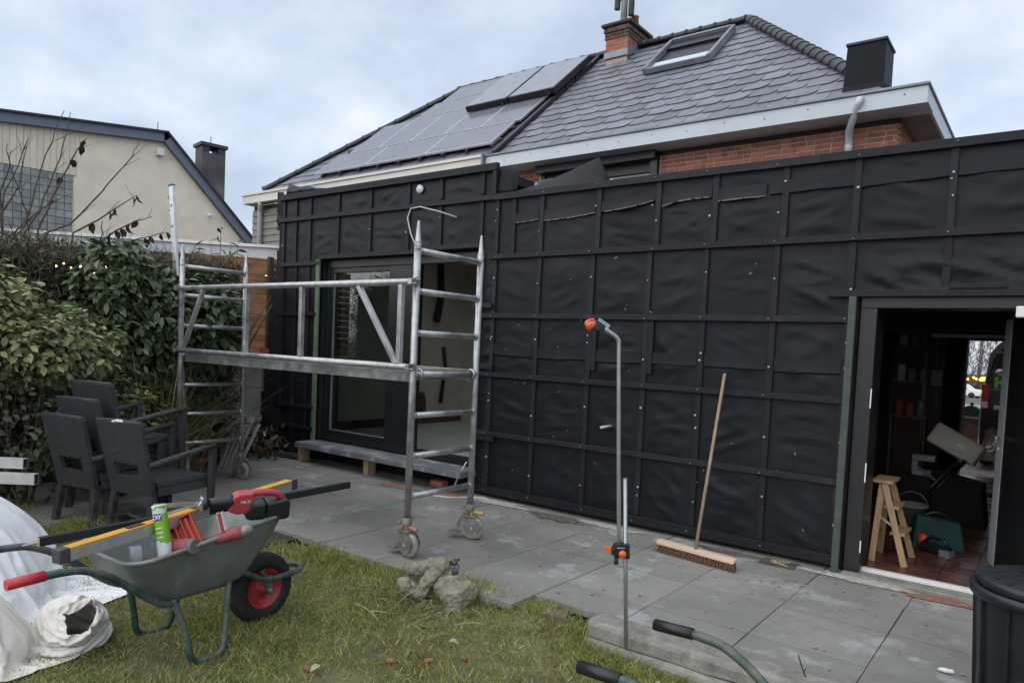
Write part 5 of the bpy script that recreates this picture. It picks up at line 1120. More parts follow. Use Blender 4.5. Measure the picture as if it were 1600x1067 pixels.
# reciprocating saw
sw = thing('reciprocating_saw', 'red and black cordless reciprocating saw lying on the wheelbarrow front rim', 'power saw', (-3.445, 1.90, .665), math.atan2(.37, .08))
sw.rotation_euler = (rad(12), rad(2), math.atan2(.40, .13))
def side(m, poly, y0, y1): return m.prism(poly, lambda a, z, t: (a, t, z), y1, y0)
m = MB(); side(m, [(.155, -.045), (.17, .035), (.20, .052), (.27, .058), (.285, .02), (.27, -.01), (.255, -.055), (.2, -.06)], -.035, .035); bd = m.build('motor_body', TOOLR, sw, bevel=.008)
m = MB(); m.tube(smooth_path([(.26, 0, .046), (.34, 0, .05), (.395, 0, .045), (.43, 0, .022), (.435, 0, -.02), (.42, 0, -.05)]), [.019]*21, 12); m.build('handle', TOOLR, sw)
m = MB(); m.tube([(.05, 0, .0), (.09, 0, .0), (.16, 0, .005), (.175, 0, .006)], [.022, .03, .036, .037], 14); m.lathe([(.03, 0), (.036, 0), (.036, .02), (.03, .02)], 14, (.03, 0, 0), axis='X'); m.build('nose', BPL, sw)
m = MB(); side(m, [(.245, -.085), (.24, -.045), (.27, -.012), (.345, .0), (.35, -.085), (.33, -.095), (.27, -.097)], -.04, .04); m.build('handle_guard', BPL, sw, bevel=.01)
m = MB(); side(m, [(.352, -.1), (.348, .0), (.45, .022), (.47, .0), (.475, -.08), (.46, -.095)], -.048, .048); m.build('battery', BPL, sw, bevel=.01)
m = MB(); m.box(-.2, .03, -.001, .001, -.012, .01); m.build('blade', ALUB, sw)
m = MB(); m.box(.018, .03, -.02, .02, -.035, .03); m.tube([(.02, -.02, .02), (.0, -.02, -.02), (.015, .02, -.03)], .004, 6); m.build('shoe', ALUB, sw)
tx = text('brand_print', 'HILTI', .022, white_txt(), bd, (.235, -.0358, .012), (rad(90), 0, 0))
# foam can
fc = thing('foam_can', 'green and white spray foam can standing in the wheelbarrow', 'spray can', (-3.335, 1.70, .40)); fc.rotation_euler = (rad(-4), rad(-19), rad(10))
def canm():
    m = bpy.data.materials.new('can_label'); m.use_nodes = True; t = m.node_tree; n = t.nodes; p = n['Principled BSDF']; p.inputs['Roughness'].default_value = .3
    g_ = n.new('ShaderNodeTexCoord'); sp = n.new('ShaderNodeSeparateXYZ'); t.links.new(g_.outputs['Object'], sp.inputs[0]); nzz = n.new('ShaderNodeTexNoise'); nzz.inputs['Scale'].default_value = 22; t.links.new(g_.outputs['Object'], nzz.inputs['Vector'])
    md = n.new('ShaderNodeMath'); md.operation = 'MULTIPLY_ADD'; md.inputs[1].default_value = .09; t.links.new(nzz.outputs['Fac'], md.inputs[0]); t.links.new(sp.outputs['Z'], md.inputs[2])
    r_ = n.new('ShaderNodeValToRGB'); e = r_.color_ramp.elements; r_.color_ramp.interpolation = 'CONSTANT'; mr = n.new('ShaderNodeMapRange'); mr.inputs['From Max'].default_value = .36; t.links.new(md.outputs[0], mr.inputs['Value']); t.links.new(mr.outputs[0], r_.inputs[0])
    e[0].position = 0; e[0].color = (.62, .66, .7, 1); e[1].position = .48; e[1].color = (.2, .42, .03, 1)
    for ps, c in ((.86, (.55, .62, .66, 1)), (.92, (.2, .42, .03, 1)), (.97, (.7, .72, .74, 1))): q = e.new(ps); q.color = c
    t.links.new(r_.outputs[0], p.inputs['Base Color']); return m
m = MB(); m.lathe([(.0001, 0), (.03, 0), (.033, .006), (.033, .295), (.034, .298), (.034, .304), (.0295, .305), (.028, .298), (.0001, .297)], 28); bdy = m.build('can', canm(), fc)
m = MB(); m.lathe([(.0295, .3055), (.0345, .3055), (.0345, .299)], 28); m.build('rim', WHT, fc)
for a, s_ in ((math.radians(-62), .033),):
    c = (s_*1.02*math.cos(a), s_*1.02*math.sin(a), .245); m = MB(); 
    for i in range(8):
        a0, a1 = a-.62+1.24*i/8, a-.62+1.24*(i+1)/8; r_ = .0338; m.add([(r_*math.cos(a0), r_*math.sin(a0), .228), (r_*math.cos(a1), r_*math.sin(a1), .228), (r_*math.cos(a1), r_*math.sin(a1), .262), (r_*math.cos(a0), r_*math.sin(a0), .262)], [(0, 1, 2, 3)])
    m.build('name_band', mat('navy_print', (.03, .04, .2), .4), bdy)
    for i, chx in enumerate('OXY'):
        ai = a-.36+.36*i; text('letter', chx, .03, white_txt(), bdy, (.0345*math.cos(ai), .0345*math.sin(ai), .245), (rad(90), 0, ai+rad(90)), .0004)
m = MB()
for i in range(3):
    for k in range(4):
        a0 = math.radians(-62)-.4+.25*k; a1 = a0+.16; r_ = .0336; z = .19-.022*i; m.add([(r_*math.cos(a0), r_*math.sin(a0), z), (r_*math.cos(a1), r_*math.sin(a1), z), (r_*math.cos(a1), r_*math.sin(a1), z+.006), (r_*math.cos(a0), r_*math.sin(a0), z+.006)], [(0, 1, 2, 3)])
m.build('small_print', white_txt(), bdy)
# orange-red ratchet case
tc_ = thing('tool_case', 'open orange-red plastic tool case leaning in the wheelbarrow', 'tool case', (-3.40, 1.90, .43)); zc = Vector((-.165, -.005, .16)).normalized(); xc_ = Vector((.794, .607, 0)); xc_ = (xc_-zc*xc_.dot(zc)).normalized(); yc_ = zc.cross(xc_); Mx = Matrix((xc_, yc_, zc)).transposed().to_4x4(); Mx.translation = (-3.315, 1.835, .43); tc_.matrix_world = Mx; tc_.scale = (.72, .9, .9)
m = MB(); m.box(-.085, .085, -.012, 0, 0, .25); m.box(-.085, -.075, .001, .035, 0, .25); m.box(.075, .085, .001, .035, 0, .25); m.box(-.074, .074, .001, .035, 0, .01); m.box(-.074, .074, .001, .035, .24, .25); cs0 = m.build('tray_shell', REDO, tc_, bevel=.003)
for o_ in (cs0,): o_.rotation_euler = (0, 0, rad(180))
m = MB(); m.box(-.05, -.035, -.03, -.001, .02, .23); m.box(.0, .012, -.03, -.001, .02, .23); m.box(.035, .05, -.028, -.001, .02, .23); m.box(-.034, -.001, -.03, -.001, .11, .125); m.box(.013, .034, -.028, -.001, .07, .085); m.build('divider', REDO, tc_, bevel=.002)
# red cordless drill, grinder
dr_ = thing('power_drill', 'red power tool with grey round end lying beside the tool case', 'power tool', (-3.315, 1.775, .495)); dr_.rotation_euler = (0, rad(-6), rad(20))
m = MB(); m.tube([(-.07, 0, 0), (.035, 0, .0)], [.036, .04], 18); m.build('body', mat('dusty_red', (.24, .05, .05), .55, var=.25, scale=15), dr_, bevel=.004)
m = MB(); m.tube([(.036, 0, 0), (.06, 0, 0), (.064, 0, 0)], [.041, .04, .034], 18); m.build('end_cap', mat('grey_cap2', (.12, .115, .115), .6), dr_)
m = MB(); m.tube([(-.05, 0, -.03), (-.08, .02, -.1)], [.026, .024], 12); m.build('grip', BPL, dr_)
gr_ = thing('angle_grinder', 'dusty red angle grinder lying at the front of the wheelbarrow tray', 'power tool', (-3.27, 1.95, .515)); gr_.rotation_euler = (0, rad(-14), rad(42))
m = MB(); m.tube([(-.12, 0, -.01), (-.02, 0, 0), (.06, 0, .01), (.1, 0, .01)], [.022, .026, .034, .03], 14); m.build('body', mat('dusty_red', (.24, .05, .05)), gr_)
m = MB(); m.tube([(.1, 0, .01), (.125, 0, .012), (.15, 0, .005)], [.03, .028, .014], 12); m.build('gear_head', CASTM, gr_)
m = MB(); m.box(.0, .02, -.015, .015, .035, .13); m.build('side_handle', TOOLR, gr_, bevel=.004); m = MB(); m.box(-.002, .0, -.016, .016, .035, .131); m.box(.02, .022, -.016, .016, .035, .131); m.build('trim', WHT, gr_)
ms = MB(); ms.hexa([(-3.50, 1.60, .42), (-3.44, 1.58, .42), (-3.43, 1.63, .43), (-3.49, 1.65, .43), (-3.51, 1.6, .49), (-3.45, 1.58, .5), (-3.44, 1.63, .5), (-3.5, 1.65, .49)]); tag(ms.build('metal_offcut', ALUB, None, bevel=.004), 'small metal offcut lying in the wheelbarrow beside the foam can', 'offcut')
# ================================================================== WHITE SACKS AND BARS, lower left
def settle(vs, fs, colliders, frames, bend=.5, tens=15, shrink=0, dist=.008):
    # let a sheet of fabric fall over solid shapes for a few frames and keep the settled form
    def ob(v, f): me = bpy.data.meshes.new('tmp'); me.from_pydata(v, [], f); o = bpy.data.objects.new('tmp', me); COL.objects.link(o); return o
    o = ob(vs, fs); cs = []
    for cv, cf in colliders:
        c = ob(cv, cf); c.modifiers.new('Collision', 'COLLISION'); c.collision.thickness_outer = .01; c.collision.cloth_friction = 40; cs.append(c)
    md = o.modifiers.new('Cloth', 'CLOTH'); q = md.settings; q.quality = 6; q.mass = .3; q.tension_stiffness = tens; q.compression_stiffness = tens; q.shear_stiffness = 5; q.bending_stiffness = bend; q.air_damping = 2; q.tension_damping = 10; q.compression_damping = 10; q.shear_damping = 10; q.shrink_min = shrink
    k = md.collision_settings; k.use_self_collision = True; k.self_distance_min = .006; k.distance_min = dist; k.collision_quality = 3
    md.point_cache.frame_start = 1; md.point_cache.frame_end = frames
    for fr in range(1, frames+1): SC.frame_set(fr)
    ev = o.evaluated_get(bpy.context.evaluated_depsgraph_get()); me = ev.to_mesh(); out = [tuple(v.co) for v in me.vertices]; ev.to_mesh_clear()
    for x in [o]+cs: bpy.data.objects.remove(x)
    SC.frame_set(1); return out
def ball(c, r, n=18):
    vs = [(c[0]+r[0]*math.sin(math.pi*i/n)*math.cos(2*math.pi*k/n), c[1]+r[1]*math.sin(math.pi*i/n)*math.sin(2*math.pi*k/n), c[2]+r[2]*math.cos(math.pi*i/n)) for i in range(n+1) for k in range(n)]
    return vs, [(i*n+k, (i+1)*n+k, (i+1)*n+(k+1) % n, i*n+(k+1) % n) for i in range(n) for k in range(n)]
FLOORC = ([(-9, -3, -.11), (0, -3, -.11), (0, 5, -.11), (-9, 5, -.11)], [(0, 1, 2, 3)])
def fabric(name, label, vs, fs, mt, th=.004):
    m = MB(); m.add(vs, fs, 0, True); o = m.build(name, mt); tag(o, label, 'sack'); q = o.modifiers.new('Solidify', 'SOLIDIFY'); q.thickness = th; q = o.modifiers.new('Subdivision', 'SUBSURF'); q.levels = 1; q.render_levels = 1; return o
def drape(name, label, cx, cy, L_, n, rot, z0, cols, mt, frames, seed, **kw):
    vs = []; fs = []; ca, sa = math.cos(rot), math.sin(rot)
    for i in range(n+1):
        for k in range(n+1):
            a, b_ = (i/n-.5)*L_, (k/n-.5)*L_; vs.append((cx+a*ca-b_*sa, cy+a*sa+b_*ca, z0+.05*noise.noise(Vector((a*5, b_*5, seed)))))
    fs = [(i*(n+1)+k, (i+1)*(n+1)+k, (i+1)*(n+1)+k+1, i*(n+1)+k+1) for i in range(n) for k in range(n)]
    return fabric(name, label, settle(vs, fs, [FLOORC]+cols, frames, **kw), fs, mt)
drape('bulk_bag', 'big white woven bulk bag slumped at the left edge of the lawn', -4.95, 1.05, 2.3, 88, .5, .80, [ball((-5.15, 1.0, -.12), (.80, .85, .76)), ball((-4.75, .80, -.1), (.5, .5, .45)), ball((-4.75, 1.25, -.15), (.45, .36, .32))], SACK, 34, 2, shrink=-.06)
drape('rubble_sack', 'off-white dirty sack lying nearest the lower left corner', -4.05, 1.08, .98, 56, .2, .45, [ball((-4.08, 1.05, .0), (.22, .26, .26)), ball((-4.0, 1.2, -.05), (.16, .12, .16))], SACK2, 30, 7, shrink=-.10, bend=.25)
def slumped_bag():
    vs = []; n, m_ = 56, 40
    for k in range(m_+1):
        for i in range(n):
            p = 2*math.pi*i/n; r = .19*min(1, (k+.2)/5)**.5*(1-.55*max(0, k/m_-.35)); vs.append((-4.0+r*math.cos(p)*(1+.12*noise.noise(Vector((i*.4, k*.3, 0))))+.10*k/m_, 1.53+r*math.sin(p), -.08+.5*k/m_))
    fs = [(k*n+i, k*n+(i+1) % n, (k+1)*n+(i+1) % n, (k+1)*n+i) for k in range(m_) for i in range(n)]
    v = settle(vs, fs, [FLOORC, ball((-4.02, 1.52, .0), (.13, .12, .11)), ball((-3.93, 1.58, -.04), (.1, .08, .1))], 26, bend=.15, tens=10, shrink=-.05)
    return fabric('rubble_sack', 'crumpled off-white rubble sack with open mouth on the grass beside the big bag', v, fs, SACK2, .003)
slumped_bag()
def crumple(name, label, C, R, seed, mt):
    m = MB(); seg, rings = 50, 34; vs = []
    for i in range(rings+1):
        t = math.pi*i/rings
        for k in range(seg):
            p = 2*math.pi*k/seg; d = Vector((math.sin(t)*math.cos(p), math.sin(t)*math.sin(p), math.cos(t))); r_ = .9+.3*noise.noise(d*1.4+Vector((seed, 0, 0)))+.15*(1-abs(noise.noise(d*3+Vector((0, seed, 0))))*2)
            vs.append((d.x*R[0]*r_, d.y*R[1]*r_, max(-R[2]*.6, d.z*R[2]*r_)))
    fs = [(i*seg+k, (i+1)*seg+k, (i+1)*seg+(k+1) % seg, i*seg+(k+1) % seg) for i in range(rings) for k in range(seg)]
    m.add(vs, fs, 0, True); o = m.build(name, mt, loc=C); tag(o, label, 'sack'); return o
ab = thing('aluminium_bar', 'shorter upper aluminium box bar jutting in at the left edge', 'metal bar', (-4.33, 1.43, .80), rad(-142), 'aluminium bars at the left edge')
def abar(root, L_, h_):
    m = MB()
    for (a0, a1, b0, b1) in ((-.02, .02, -h_, -h_+.004), (-.02, .02, h_-.004, h_), (-.02, -.016, -h_+.004, h_-.004), (.016, .02, -h_+.004, h_-.004)): m.box(0, L_, a0, a1, b0, b1)
    m.build('tube', ALUB, root); m = MB(); m.box(.0, .012, -.0155, .0155, -h_+.0045, h_-.0045); m.build('end_plug', FRAMEB, root)
abar(ab, .9, .026)
ab2 = thing('aluminium_bar', 'longer lower aluminium box bar jutting in at the left edge', 'metal bar', (-4.235, 1.45, .728), rad(-140), 'aluminium bars at the left edge'); abar(ab2, 1.0, .028)
# ================================================================== STONE SCULPTURE
def stone(name, label, blobs, loc, rz, cat='sculpture', vox=.009, scale=1):
    m = MB()
    for b_ in blobs:
        if b_[0] == 'S': m.sphere(b_[1], b_[2], b_[3], 16, 12)
        else:
            pts = [Vector(b_[1]).lerp(Vector(b_[2]), t/6) for t in range(7)]; m.tube(pts, [b_[3]+(b_[4]-b_[3])*t/6 for t in range(7)], 14); m.sphere(b_[1], b_[3], (1, 1, 1)); m.sphere(b_[2], b_[4], (1, 1, 1))
    o = m.build(name, STAT, loc=loc); o.rotation_euler = (0, 0, rz); tag(o, label, cat)
    o.scale = (scale,)*3
    r_ = o.modifiers.new('Remesh', 'REMESH'); r_.mode = 'VOXEL'; r_.voxel_size = vox; r_.use_smooth_shade = True
    s_ = o.modifiers.new('Smooth', 'SMOOTH'); s_.factor = .5; s_.iterations = 1
    for sz, st_ in ((.07, .034), (.035, .022), (.014, .010)):
        tx = bpy.data.textures.new('rough_%g' % sz, 'VORONOI' if sz == .035 else 'CLOUDS'); tx.noise_scale = sz; d = o.modifiers.new('Displace', 'DISPLACE'); d.texture = tx; d.strength = st_; d.mid_level = .5; d.texture_coords = 'LOCAL'
    return o
stone('stone_sculpture', 'weathered stone sculpture of a curled folded figure at the lawn edge', [('T', (.10, 0, .24), (-.03, -.05, .05), .052, .05), ('T', (-.03, -.05, .05), (-.13, -.06, .12), .05, .045), ('S', (-.135, -.06, .13), .062, (1.1, 1, .9)), ('T', (-.11, .05, .21), (.02, .06, .22), .055, .05), ('T', (.02, .06, .23), (.12, .03, .26), .05, .055), ('S', (.14, .03, .14), .075, (.9, 1, 1.6)), ('S', (.12, .0, .25), .058, (1, 1, .9)), ('S', (-.05, .06, .05), .085, (1.3, .8, .8)), ('S', (.06, .05, .06), .08, (1, .8, 1.0))], (-3.07, 3.20, -.07), rad(37.4), scale=.86)
stone('stone_ball', 'rounded weathered stone lump right of the folded sculpture', [('S', (0, 0, .09), .115, (1.05, 1, .95)), ('S', (-.05, .07, .13), .11, (1.2, 1, .8)), ('S', (.06, .05, .1), .09, (1, 1, 1)), ('S', (-.02, -.09, .01), .05, (1.4, 1, 1))], (-2.83, 3.25, -.075), rad(37.4), 'stone', scale=.84)
cu = thing('grey_cup', 'small grey cup of dead succulents standing behind the rounded stone', 'cup', (-2.965, 3.36, .085))
m = MB(); m.lathe([(.0001, 0), (.03, 0), (.034, .06), (.031, .06), (.028, .05), (.0001, .048)], 18); m.build('cup', mat('grey_cup_m', (.15, .16, .18), .45), cu)
for i in range(6):
    a = i*1.1; m = MB(); m.tube([(.008*math.cos(a), .008*math.sin(a), .045), (.02*math.cos(a), .02*math.sin(a), .08), (.03*math.cos(a), .03*math.sin(a), .1-.01*i)], .005, 6); m.sphere((.03*math.cos(a), .03*math.sin(a), .1-.01*i), .01, (1, 1, .7), 7, 5); m.build('rosette', BARK, cu)
# ================================================================== GARDEN SHOWER
gs = thing('garden_shower', 'garden shower on a steel spike with black clamp and orange head', 'shower', (-1.752, 3.42, -.12), rad(37.4)); gs.rotation_euler = (0, rad(-3.4), rad(37.4))
STL = mat('shower_steel', (.36, .38, .39), .36, .7, var=.15, scale=12)
m = MB(); m.tube([(0, 0, -.05), (0, 0, .985)], .0115, 14); lp_ = m.build('stake_pole', STL, gs)
m = MB(); m.lathe([(.008, .985), (.0117, .985), (.0117, .989), (.008, .989), (.007, .97)], 14); m.build('rim', ZINC, lp_)
pth = [(-.034, 0, .60), (-.034, 0, 1.0), (-.030, 0, 1.6), (-.028, 0, 1.72)]+[(-.028-.055+.055*math.cos(rad(a)), 0, 1.705+.055*math.sin(rad(a))) for a in (20, 40, 58)]+[(-.11, 0, 1.79)]
m = MB(); m.tube(smooth_path(pth, 4, 1), .0115, 14); m.build('riser_pole', STL, gs)
hx = Vector((-.105, 0, 1.788)); dh = Vector((-.86, 0, .42)).normalized(); pn = Vector((-dh.z, 0, dh.x))
m = MB(); 
def hp(a, b_): q = hx+dh*a+pn*b_; return (q.x, q.z)
m.prism([hp(0, .016), hp(0, -.014), hp(.05, -.022), hp(.085, -.014), hp(.105, .015), hp(.06, .036)], lambda a, z, t: (a, t, z), .024, -.024); hd_ = m.build('head_body', BPL, gs, bevel=.006)
c = hx+dh*.078+pn*.016; m = MB(); 
Rq = Vector((0, 0, 1)).rotation_difference((pn*.8+dh*.75).normalized()).to_matrix().to_4x4(); mm = MB(); mm.lathe([(.026, -.03), (.03, -.005), (.029, .012), (.022, .022), (.0001, .022)], 20); o = mm.build('nozzle', mat('shower_orange', (.72, .12, .04), .45), hd_); o.matrix_local = Matrix.Translation(c)@Rq
m = MB(); m.bar(hx+dh*-.02-pn*.014, hx+dh*.05-pn*.025, .03, .004, (0, 1, 0)); m.build('clip', STL, hd_)
m = MB(); m.prism([(.02, .555), (.02, .635), (-.035, .642), (-.058, .635), (-.075, .61), (-.075, .58), (-.04, .565)], lambda a, z, t: (a, t, z), .022, -.024); cl = m.build('clamp', BPL, gs, bevel=.004)
m = MB(); m.lathe([(.0001, -.012), (.019, -.010), (.02, 0)], 18, (-.02, -.024, .585), axis='Y'); m.build('valve_button', mat('shower_orange', (.72, .12, .04)), cl)
m = MB(); m.prism([(-.076, .578), (-.076, .618), (-.118, .626), (-.122, .62), (-.095, .592)], lambda a, z, t: (a, t, z), .012, -.012); m.build('lever', mat('shower_orange', (.72, .12, .04)), cl, bevel=.003)
m = MB(); m.lathe([(.0001, .525), (.012, .525), (.013, .54), (.01, .545), (.011, .57)], 14, (-.05, 0, 0)); m.build('hose_connector', BPL, cl)
text('brand_print', 'GARDENA', .0085, white_txt(), cl, (-.028, -.0252, .618), (rad(90), rad(4), 0), .0004)
# ================================================================== BROOM
bm = thing('broom', 'wide wooden broom leaning on the black wall', 'broom', (-2.08, 5.09, 0), math.atan2(5.038-5.135, -1.758+2.399))
m = MB(); m.hexa([(-.33, -.035, .055), (.33, -.035, .055), (.33, .035, .062), (-.33, .035, .062), (-.33, -.03, .085), (.33, -.03, .085), (.33, .03, .092), (-.33, .03, .092)]); m.build('head', BROOMW, bm, bevel=.006)
m = MB()
for i in range(52):
    x = -.318+.636*i/51
    for yy in (-.022, 0, .022):
        for q in range(3):
            fl = (x/.33)*.02+random.uniform(-.008, .008); m.tube([(x+random.uniform(-.004, .004), yy, .058), (x+fl, yy-.02+random.uniform(-.012, .012), 0.001)], [.0035, .0022], 4, caps=False)
stuff(m.build('bristles', BRIS, bm))
lm = Matrix.Rotation(-bm.rotation_euler[2], 4, 'Z'); t0 = Vector((0, 0, .085)); t1 = (lm@Vector((-2.128+2.08, 5.59-5.09, 0)))+Vector((0, 0, 1.40))
m = MB(); m.tube([t0, t0.lerp(t1, .5), t1], .0125, 12); m.sphere(t1, .0125, (1, 1, 1)); m.build('handle', HANDW, bm)
# ================================================================== DUSTBIN
bn = thing('dustbin', 'black plastic dustbin with domed lid at the right edge', 'bin', (.037, 3.575, 0))
m = MB(); m.lathe([(.0001, 0), (.205, 0), (.215, .02), (.225, .2), (.238, .4), (.25, .60), (.252, .63), (.245, .63), (.2, .1), (.0001, .1)], 56); m.build('body', BINM, bn)
m = MB(); m.lathe([(.243, .612), (.272, .612), (.279, .622), (.279, .645), (.272, .655), (.262, .655), (.250, .652)], 56); m.build('rim', BINM, bn)
m = MB(); m.lathe([(.248, .656), (.252, .676), (.245, .69), (.235, .693), (.18, .708), (.11, .718), (.10, .716), (.095, .70), (.0001, .70)], 56); lid = m.build('lid', BINM, bn)
m = MB()
for i in range(20):
    a = 2*math.pi*i/20; m.bar((.115*math.cos(a), .115*math.sin(a), .7185), (.225*math.cos(a), .225*math.sin(a), .697), .008, .006)
m.build('lid_ribs', BINM, lid)
m = MB(); m.tube([(-.07, 0, .702), (-.06, 0, .73), (.06, 0, .73), (.07, 0, .702)], .012, 8); m.build('handle', BINM, lid)
m = MB()
for i in range(12):
    a = 2*math.pi*i/12; m.bar((.228*math.cos(a), .228*math.sin(a), .08), (.255*math.cos(a), .255*math.sin(a), .60), .014, .014, (math.cos(a), math.sin(a), 0))
m.build('body_ribs', BINM, bn)
# ================================================================== SMALL THINGS ON THE GROUND
def shard(name, label, cat, loc, size, mt, rz=0, tilt=0):
    m = MB(); a, b_, c = size; j = lambda: random.uniform(.8, 1.1)
    m.hexa([(-a*j(), -b_*j(), 0), (a*j(), -b_*j(), 0), (a*j(), b_*j(), 0), (-a*j(), b_*j(), 0), (-a*j(), -b_*j(), c), (a*j(), -b_*j(), c*j()), (a*j(), b_*j(), c), (-a*j(), b_*j(), c*j())]); o = m.build(name, mt, loc=loc, bevel=.004); o.rotation_euler = (tilt, 0, rz); return tag(o, label, cat)
shard('broken_slab', 'brown broken slab wedged upright in the grass left of the kerb', 'slab', (-2.27, 3.49, -.06), (.075, .05, .05), mat('brown_slab', (.16, .11, .09), .85, var=.3, scale=14, bump=.3), rad(25), rad(8))
SHM = mat('brick_shard', (.26, .11, .075), .85, var=.25, scale=20, bump=.3)
for (x, y, lab) in ((-2.608, 2.496, 'curved pink tile shard lying in the grass in front of the sculpture'), (-2.466, 2.63, 'small round brick shard in the grass, nearest the sculpture'), (-2.851, 2.167, 'brick shard in the grass right of the wheelbarrow legs'), (-2.35, 2.78, 'flat pale shard on the muddy patch of the lawn')):
    shard('tile_shard', lab, 'shard', (x, y, lawn_z(x, y)+.008), (random.uniform(.018, .03), random.uniform(.012, .018), .016), SHM, random.uniform(0, 3), .2)['group'] = 'shards on the lawn'
lf = [(-2.789, 2.197), (-2.527, 2.842), (-2.2, 3.30), (-2.0, 3.1), (-1.45, 3.2), (-3.0, 2.6), (-2.1, 2.95), (-3.25, 2.0), (-3.9, 2.2)]
for i, (x, y) in enumerate(lf):
    c = palette(1, [(.25, .15, .09), (.36, .3, .2), (.16, .1, .06)], (1, 1, 1)); o = put('fallen_leaf', np_mesh('fallen_leaf', LEAF_T*np.array([.9, 1, 2.5])*random.uniform(.035, .06), LEAF_F, np.repeat(c, 8, 0), DRYL), loc=(x, y, lawn_z(x, y)+.035)); o.rotation_euler = (random.uniform(-.4, .4), random.uniform(-.4, .4), random.uniform(0, 6)); tag(o, 'dry brown leaf lying in the lawn grass', 'leaf', 'fallen leaves on the lawn')
m = MB()
for _ in range(520):
    x, y = random.choice([(random.gauss(-3.3, .6), random.gauss(5.05, .3)), (random.gauss(-1.2, .5), random.gauss(5.2, .35)), (random.uniform(-7, 0), random.uniform(3.7, 5.4))])
    if not (-7.5 < x < .5 and 3.6 < y < 5.55): continue
    r_ = random.choice((.003, .004, .006, .009)); m.sphere((x, y, r_*.5), r_, (random.uniform(.8, 1.6), 1, .6), 6, 4)
stuff(m.build('grit', mat('grit_mix', (.22, .2, .17), .9, var=.5, scale=30)))
tw = MB(); tw.tube([(-.845, 3.545, .0), (-.87, 3.54, .05), (-.885, 3.54, .085), (-.90, 3.535, .13)], [.005, .004, .004, .003], 6); tw.tube([(-.87, 3.54, .05), (-.862, 3.545, .075)], .0025, 5); tag(tw.build('twig', BARK), 'dark twig sticking up beside the kerb', 'twig')
fo = MB(); fo.sphere((0, 0, .012), .02, (1.6, .8, .6), 10, 7); fo.sphere((.025, .004, .012), .014, (1, .9, .9), 8, 6); fo.sphere((-.02, .0, .01), .012, (1.3, .8, .7), 8, 6); tag(fo.build('foam_scrap', WHT, loc=(-.352, 4.17, 0)), 'small white foam scrap on the paving near the dustbin', 'scrap')
dr = thing('drain_cover', 'dirty square drain cover flush with the paving by the wall', 'drain cover', (-1.58, 5.49, 0))
m = MB(); m.box(-.13, .13, -.1, .1, 0, .006); m.build('cover', mat('muddy_iron', (.07, .06, .045), .9, var=.5, scale=25, bump=.8, bscale=40), dr)
m = MB()
for i in range(9): m.bar((random.uniform(-.1, .08), random.uniform(-.08, .08), .01), (random.uniform(-.08, .12), random.uniform(-.08, .08), .012), .006, .005)
m.build('straw', mat('straw', (.4, .35, .22), .8), dr)
def dust(cx, cy, rx, ry, hh, seed, mt, n=34):
    m = MB(); vs = []; idx = {}; fs = []
    for i in range(n+1):
        for j in range(n+1):
            a, b_ = (i/n-.5)*2, (j/n-.5)*2; r_ = math.hypot(a, b_)+.55*noise.noise(Vector((a*2.2, b_*2.2, seed)))+.25*noise.noise(Vector((a*7, b_*7, seed)))
            if r_ < .8: idx[(i, j)] = len(vs); vs.append((cx+a*rx, cy+b_*ry, .0035+hh*max(0, .8-r_)*(.6+.8*abs(noise.noise(Vector((a*11, b_*11, seed)))))))
    for (i, j) in idx:
        q = [(i, j), (i+1, j), (i+1, j+1), (i, j+1)]
        if all(k in idx for k in q): fs.append(tuple(idx[k] for k in q))
    m.add(vs, fs, 0, True); return m.build('mortar_dust', mt)
MD = mat('mortar_dust_m', (.38, .36, .33), .95, var=.3, scale=22, bump=.7, bscale=70); BD = mat('brick_dust', (.24, .13, .09), .95, var=.35, scale=22, bump=.7, bscale=70); SD = mat('site_soil', (.11, .09, .07), .95, var=.4, scale=18, bump=.8, bscale=60)
for a in ((-4.35, 5.5, .55, .13, .012, 2, MD), (-3.55, 5.42, .35, .14, .014, 5, SD), (-4.95, 5.48, .4, .13, .012, 8, BD), (-3.0, 5.5, .5, .08, .008, 4, MD), (-1.0, 5.5, .55, .09, .010, 11, MD), (-.55, 5.45, .35, .1, .008, 14, BD), (-5.5, 5.3, .35, .12, .006, 21, BD), (-1.95, 5.52, .4, .07, .008, 31, SD)): stuff(dust(*a))
OFF = mat('wood_offcut', (.32, .23, .14), .8, var=.25, scale=12)
for i, (x, y, rz_, lab) in enumerate(((-3.35, 5.28, .4, 'small wood chip on the paving below the pipe stub'), (-2.85, 4.75, 1.2, 'small wood chip on the open paving left of the shower pole'), (-.95, 5.0, 2.2, 'small wood chip on the paving outside the doorway'))):
    shard('wood_chip', lab, 'wood chip', (x, y, .001), (.022, .007, .008), OFF, rz_)['group'] = 'wood chips on the paving'
# ================================================================== THINGS IN THE PASSAGE
sl = thing('step_ladder', 'small pale wooden step ladder just inside the open doorway', 'step ladder', (-.93, 6.27, .012))
def stile(name, p0, p1): m = MB(); m.bar(p0, p1, .045, .022, (0, 1, 0)); m.build(name, WOODP, sl, bevel=.002)
for y in (-.185, .185):
    stile('front_leg', (.10, y, 0), (-.08, y*.72, .61)); stile('rear_leg', (-.13, y*.9, 0), (-.10, y*.62, .60))
for z, k in ((.235, .38), (.43, .70)):
    x = .10-.18*k; m = MB(); yy = .185*(1-.28*k)-.012; m.box(x-.05, x+.055, -yy, yy, z-.012, z+.012); m.build('step', WOODP, sl, bevel=.003)
m = MB(); m.box(-.17, -.02, -.155, .155, .61, .635); m.build('top_step', WOODP, sl, bevel=.003)
m = MB(); m.bar((-.125, -.15, .2), (-.125, .15, .2), .03, .02); m.build('rear_rail', WOODP, sl)
